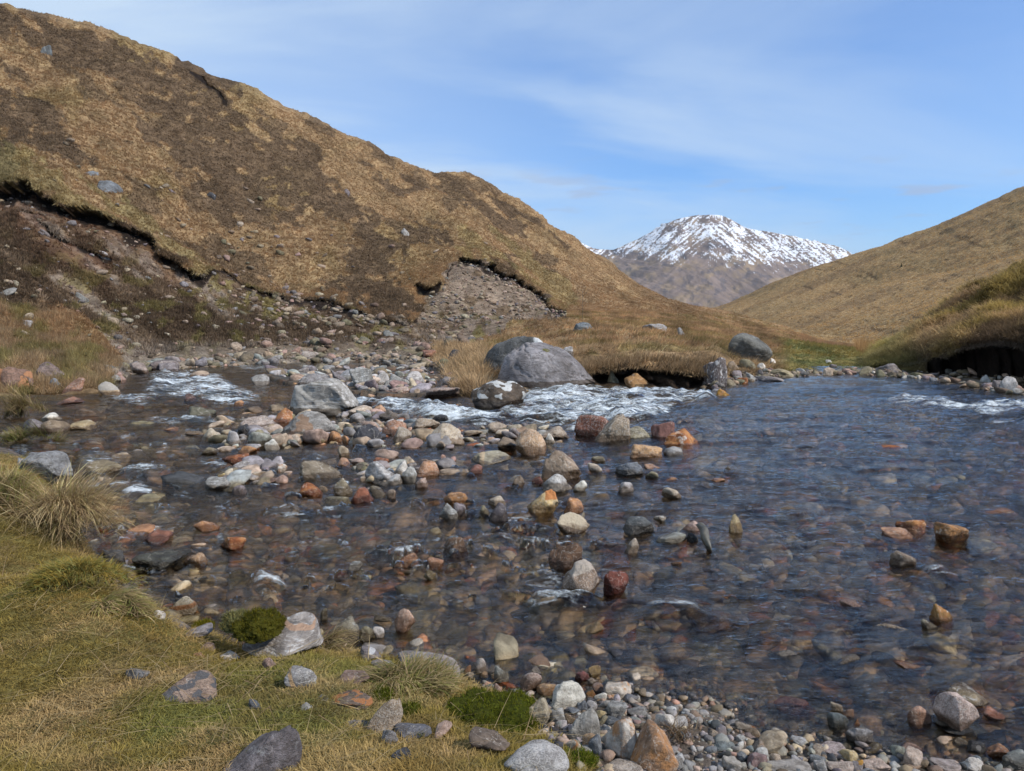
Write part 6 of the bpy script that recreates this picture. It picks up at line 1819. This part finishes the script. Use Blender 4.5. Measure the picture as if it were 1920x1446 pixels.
# bare sapling on the spur and a dark young conifer on the right hill
d0 = surf(1092, 600)[0]
b0 = at(1092, 600, d0)
Vs, Fs, off = [], [], 0
r = np.random.default_rng(5)
def addt(pts, rad):
    global off
    v, f = tube(pts, rad, 5)
    Vs.append(v); Fs.extend([q + off for q in f]); off += len(v)
addt([(0, 0, -0.2), (0.03, 0, 0.8), (0.0, 0.02, 1.7), (0.05, 0, 2.5)], [0.018, 0.014, 0.010, 0.005])
for k in range(16):
    z0 = r.uniform(0.5, 2.2); an = r.uniform(0, 6.28); l = r.uniform(0.3, 0.7)
    addt([(0.02, 0, z0), (0.02 + l * 0.5 * math.cos(an), l * 0.5 * math.sin(an), z0 + l * 0.4), (0.02 + l * 0.8 * math.cos(an), l * 0.8 * math.sin(an), z0 + l)], [0.007, 0.006, 0.003])
o = add_obj('sapling', make_mesh('sapling', np.concatenate(Vs), Fs, mat=m_bark), 'thin bare sapling standing in the grass of the spur', 'tree')
o.location = b0
d0 = grid_hit(1690, 502, colsR, pyr, PR) or 200
b0 = at(1690, 502, d0)
root = add_obj('conifer', None, 'tiny dark conifer alone on the right hillside', 'tree')
root.location = b0
root.scale = (0.6, 0.6, 0.6)
v, f = tube([(0, 0, -0.3), (0, 0, 1.8)], [0.09, 0.03])
add_obj('trunk', make_mesh('trunk', v, f, mat=m_bark), parent=root)
n = 900
zz = r.random(n) ** 1.4 * 1.9 + 0.15
P_ = np.stack([r.normal(0, 0.05, n), r.normal(0, 0.05, n), zz], -1)
me = blades_mesh('crown', P_, (2.2 - zz) * 0.34 * r.uniform(0.6, 1.2, n), np.full(n, 0.06), r.uniform(0, 6.28, n), r.uniform(1.0, 1.3, n), pick_cols([(0.07, 0.085, 0.045), (0.09, 0.09, 0.05)], n), seg=2, curl=0.4)
add_obj('crown', me, parent=root)

# ================================================================== SKY, SUN, RENDER
SUN_EL, SUN_AZ = math.radians(41), math.radians(116)      # azimuth from straight ahead towards the right
world = bpy.data.worlds.new('World')
scene.world = world
world.use_nodes = True
nt = world.node_tree
nt.nodes.clear()
N = NT(nt)
wo = N.n('ShaderNodeOutputWorld')
bg = N.n('ShaderNodeBackground')
N.l(bg.outputs[0], wo.inputs[0])
sky = N.n('ShaderNodeTexSky', sky_type='NISHITA')
sky.sun_disc = False
sky.sun_elevation = SUN_EL
sky.sun_rotation = SUN_AZ
sky.air_density = 1.0
sky.dust_density = 0.6
sky.ozone_density = 1.6
tc = N.n('ShaderNodeTexCoord')
sp3 = N.n('ShaderNodeSeparateXYZ')
N.l(tc.outputs['Generated'], sp3.inputs[0])
zc = N.math('MAXIMUM', sp3.outputs[2], 0.0)
den = N.math('ADD', zc, 0.16)
cmb = N.n('ShaderNodeCombineXYZ')
N.l(N.math('DIVIDE', sp3.outputs[0], den), cmb.inputs[0])
N.l(N.math('DIVIDE', sp3.outputs[1], den), cmb.inputs[1])
mpc = N.n('ShaderNodeMapping'); N.l(cmb.outputs[0], mpc.inputs[0])
mpc.inputs['Rotation'].default_value = (0, 0, 0.35); mpc.inputs['Scale'].default_value = (0.55, 1.5, 1)
c1 = N.noise(mpc.outputs[0], 0.55, 9, 0.55, dist=0.9)
c2 = N.noise(cmb.outputs[0], 0.32, 3, 0.5)
# veil of cirrus, thicker to the left
side = N.ramp(sp3.outputs[0], 0.25, -0.45)
veil = N.math('ADD', N.math('MULTIPLY', N.math('MULTIPLY', N.ramp(c1, 0.38, 0.68), N.ramp(sp3.outputs[0], 0.55, 0.05, 0.35, 0.72)), 1.0), N.math('MULTIPLY', N.math('MULTIPLY', side, N.ramp(c2, 0.12, 0.6)), 0.75))
veil = N.math('MINIMUM', veil, 0.92)
# small grey streaks low on the right
mpl = N.n('ShaderNodeMapping'); N.l(tc.outputs['Generated'], mpl.inputs[0]); mpl.inputs['Scale'].default_value = (7, 7, 42)
c3 = N.noise(mpl.outputs[0], 1.0, 6, 0.55)
low = N.math('MULTIPLY', N.ramp(c3, 0.56, 0.68), N.math('MULTIPLY', N.ramp(sp3.outputs[2], 0.02, 0.08), N.ramp(sp3.outputs[2], 0.22, 0.14)))
skyc = N.mix(1.0, sky.outputs[0], (0.44, 0.69, 1.0), 'MULTIPLY')
clc = N.mix(veil, skyc, (3.35, 4.15, 5.05))
clc = N.mix(N.math('MULTIPLY', low, 0.6), clc, (2.2, 2.6, 3.5))
N.l(clc, bg.inputs[0])
bg.inputs[1].default_value = 0.15

sun = bpy.data.lights.new('sun', 'SUN')
sun.energy = 3.8
sun.angle = math.radians(0.53)
sun.color = (1.0, 0.94, 0.84)
so = bpy.data.objects.new('sun', sun)
COL.objects.link(so)
sv = np.array([math.sin(SUN_AZ) * math.cos(SUN_EL), math.cos(SUN_AZ) * math.cos(SUN_EL), math.sin(SUN_EL)])
from mathutils import Vector
so.rotation_euler = Vector(sv).to_track_quat('Z', 'Y').to_euler()

# the air between here and the mountain
hb = np.array([(x, y, z) for x in (-9100, 9100) for y in (-3100, 14100) for z in (-7.5, 900)], float)
hf = np.array([(0, 1, 3, 2), (4, 6, 7, 5), (0, 4, 5, 1), (2, 3, 7, 6), (0, 2, 6, 4), (1, 5, 7, 3)])
m_h, nth = new_mat('haze_air')
N = NT(nth)
oh = N.n('ShaderNodeOutputMaterial')
pv = N.n('ShaderNodeVolumePrincipled')
pv.inputs['Color'].default_value = (0.80, 0.87, 1.0, 1)
pv.inputs['Density'].default_value = 0.000045
pv.inputs['Anisotropy'].default_value = 0.2
N.l(pv.outputs[0], oh.inputs['Volume'])
add_obj('haze', make_mesh('haze', hb, [hf], smooth=False, mat=m_h), 'thin blue air haze softening the far mountain', 'haze', kind='stuff')

scene.view_settings.view_transform = 'Standard'
scene.view_settings.look = 'None'
scene.view_settings.exposure = 0.35
scene.view_settings.gamma = 1.0
cy = scene.cycles
cy.use_denoising = True
try:
    cy.denoiser = 'OPENIMAGEDENOISE'
    cy.denoising_input_passes = 'RGB_ALBEDO_NORMAL'
except Exception:
    pass
cy.max_bounces = 6
cy.diffuse_bounces = 2
cy.glossy_bounces = 3
cy.transmission_bounces = 4
cy.transparent_max_bounces = 8
cy.caustics_reflective = False
cy.caustics_refractive = False
cy.sample_clamp_indirect = 4.0
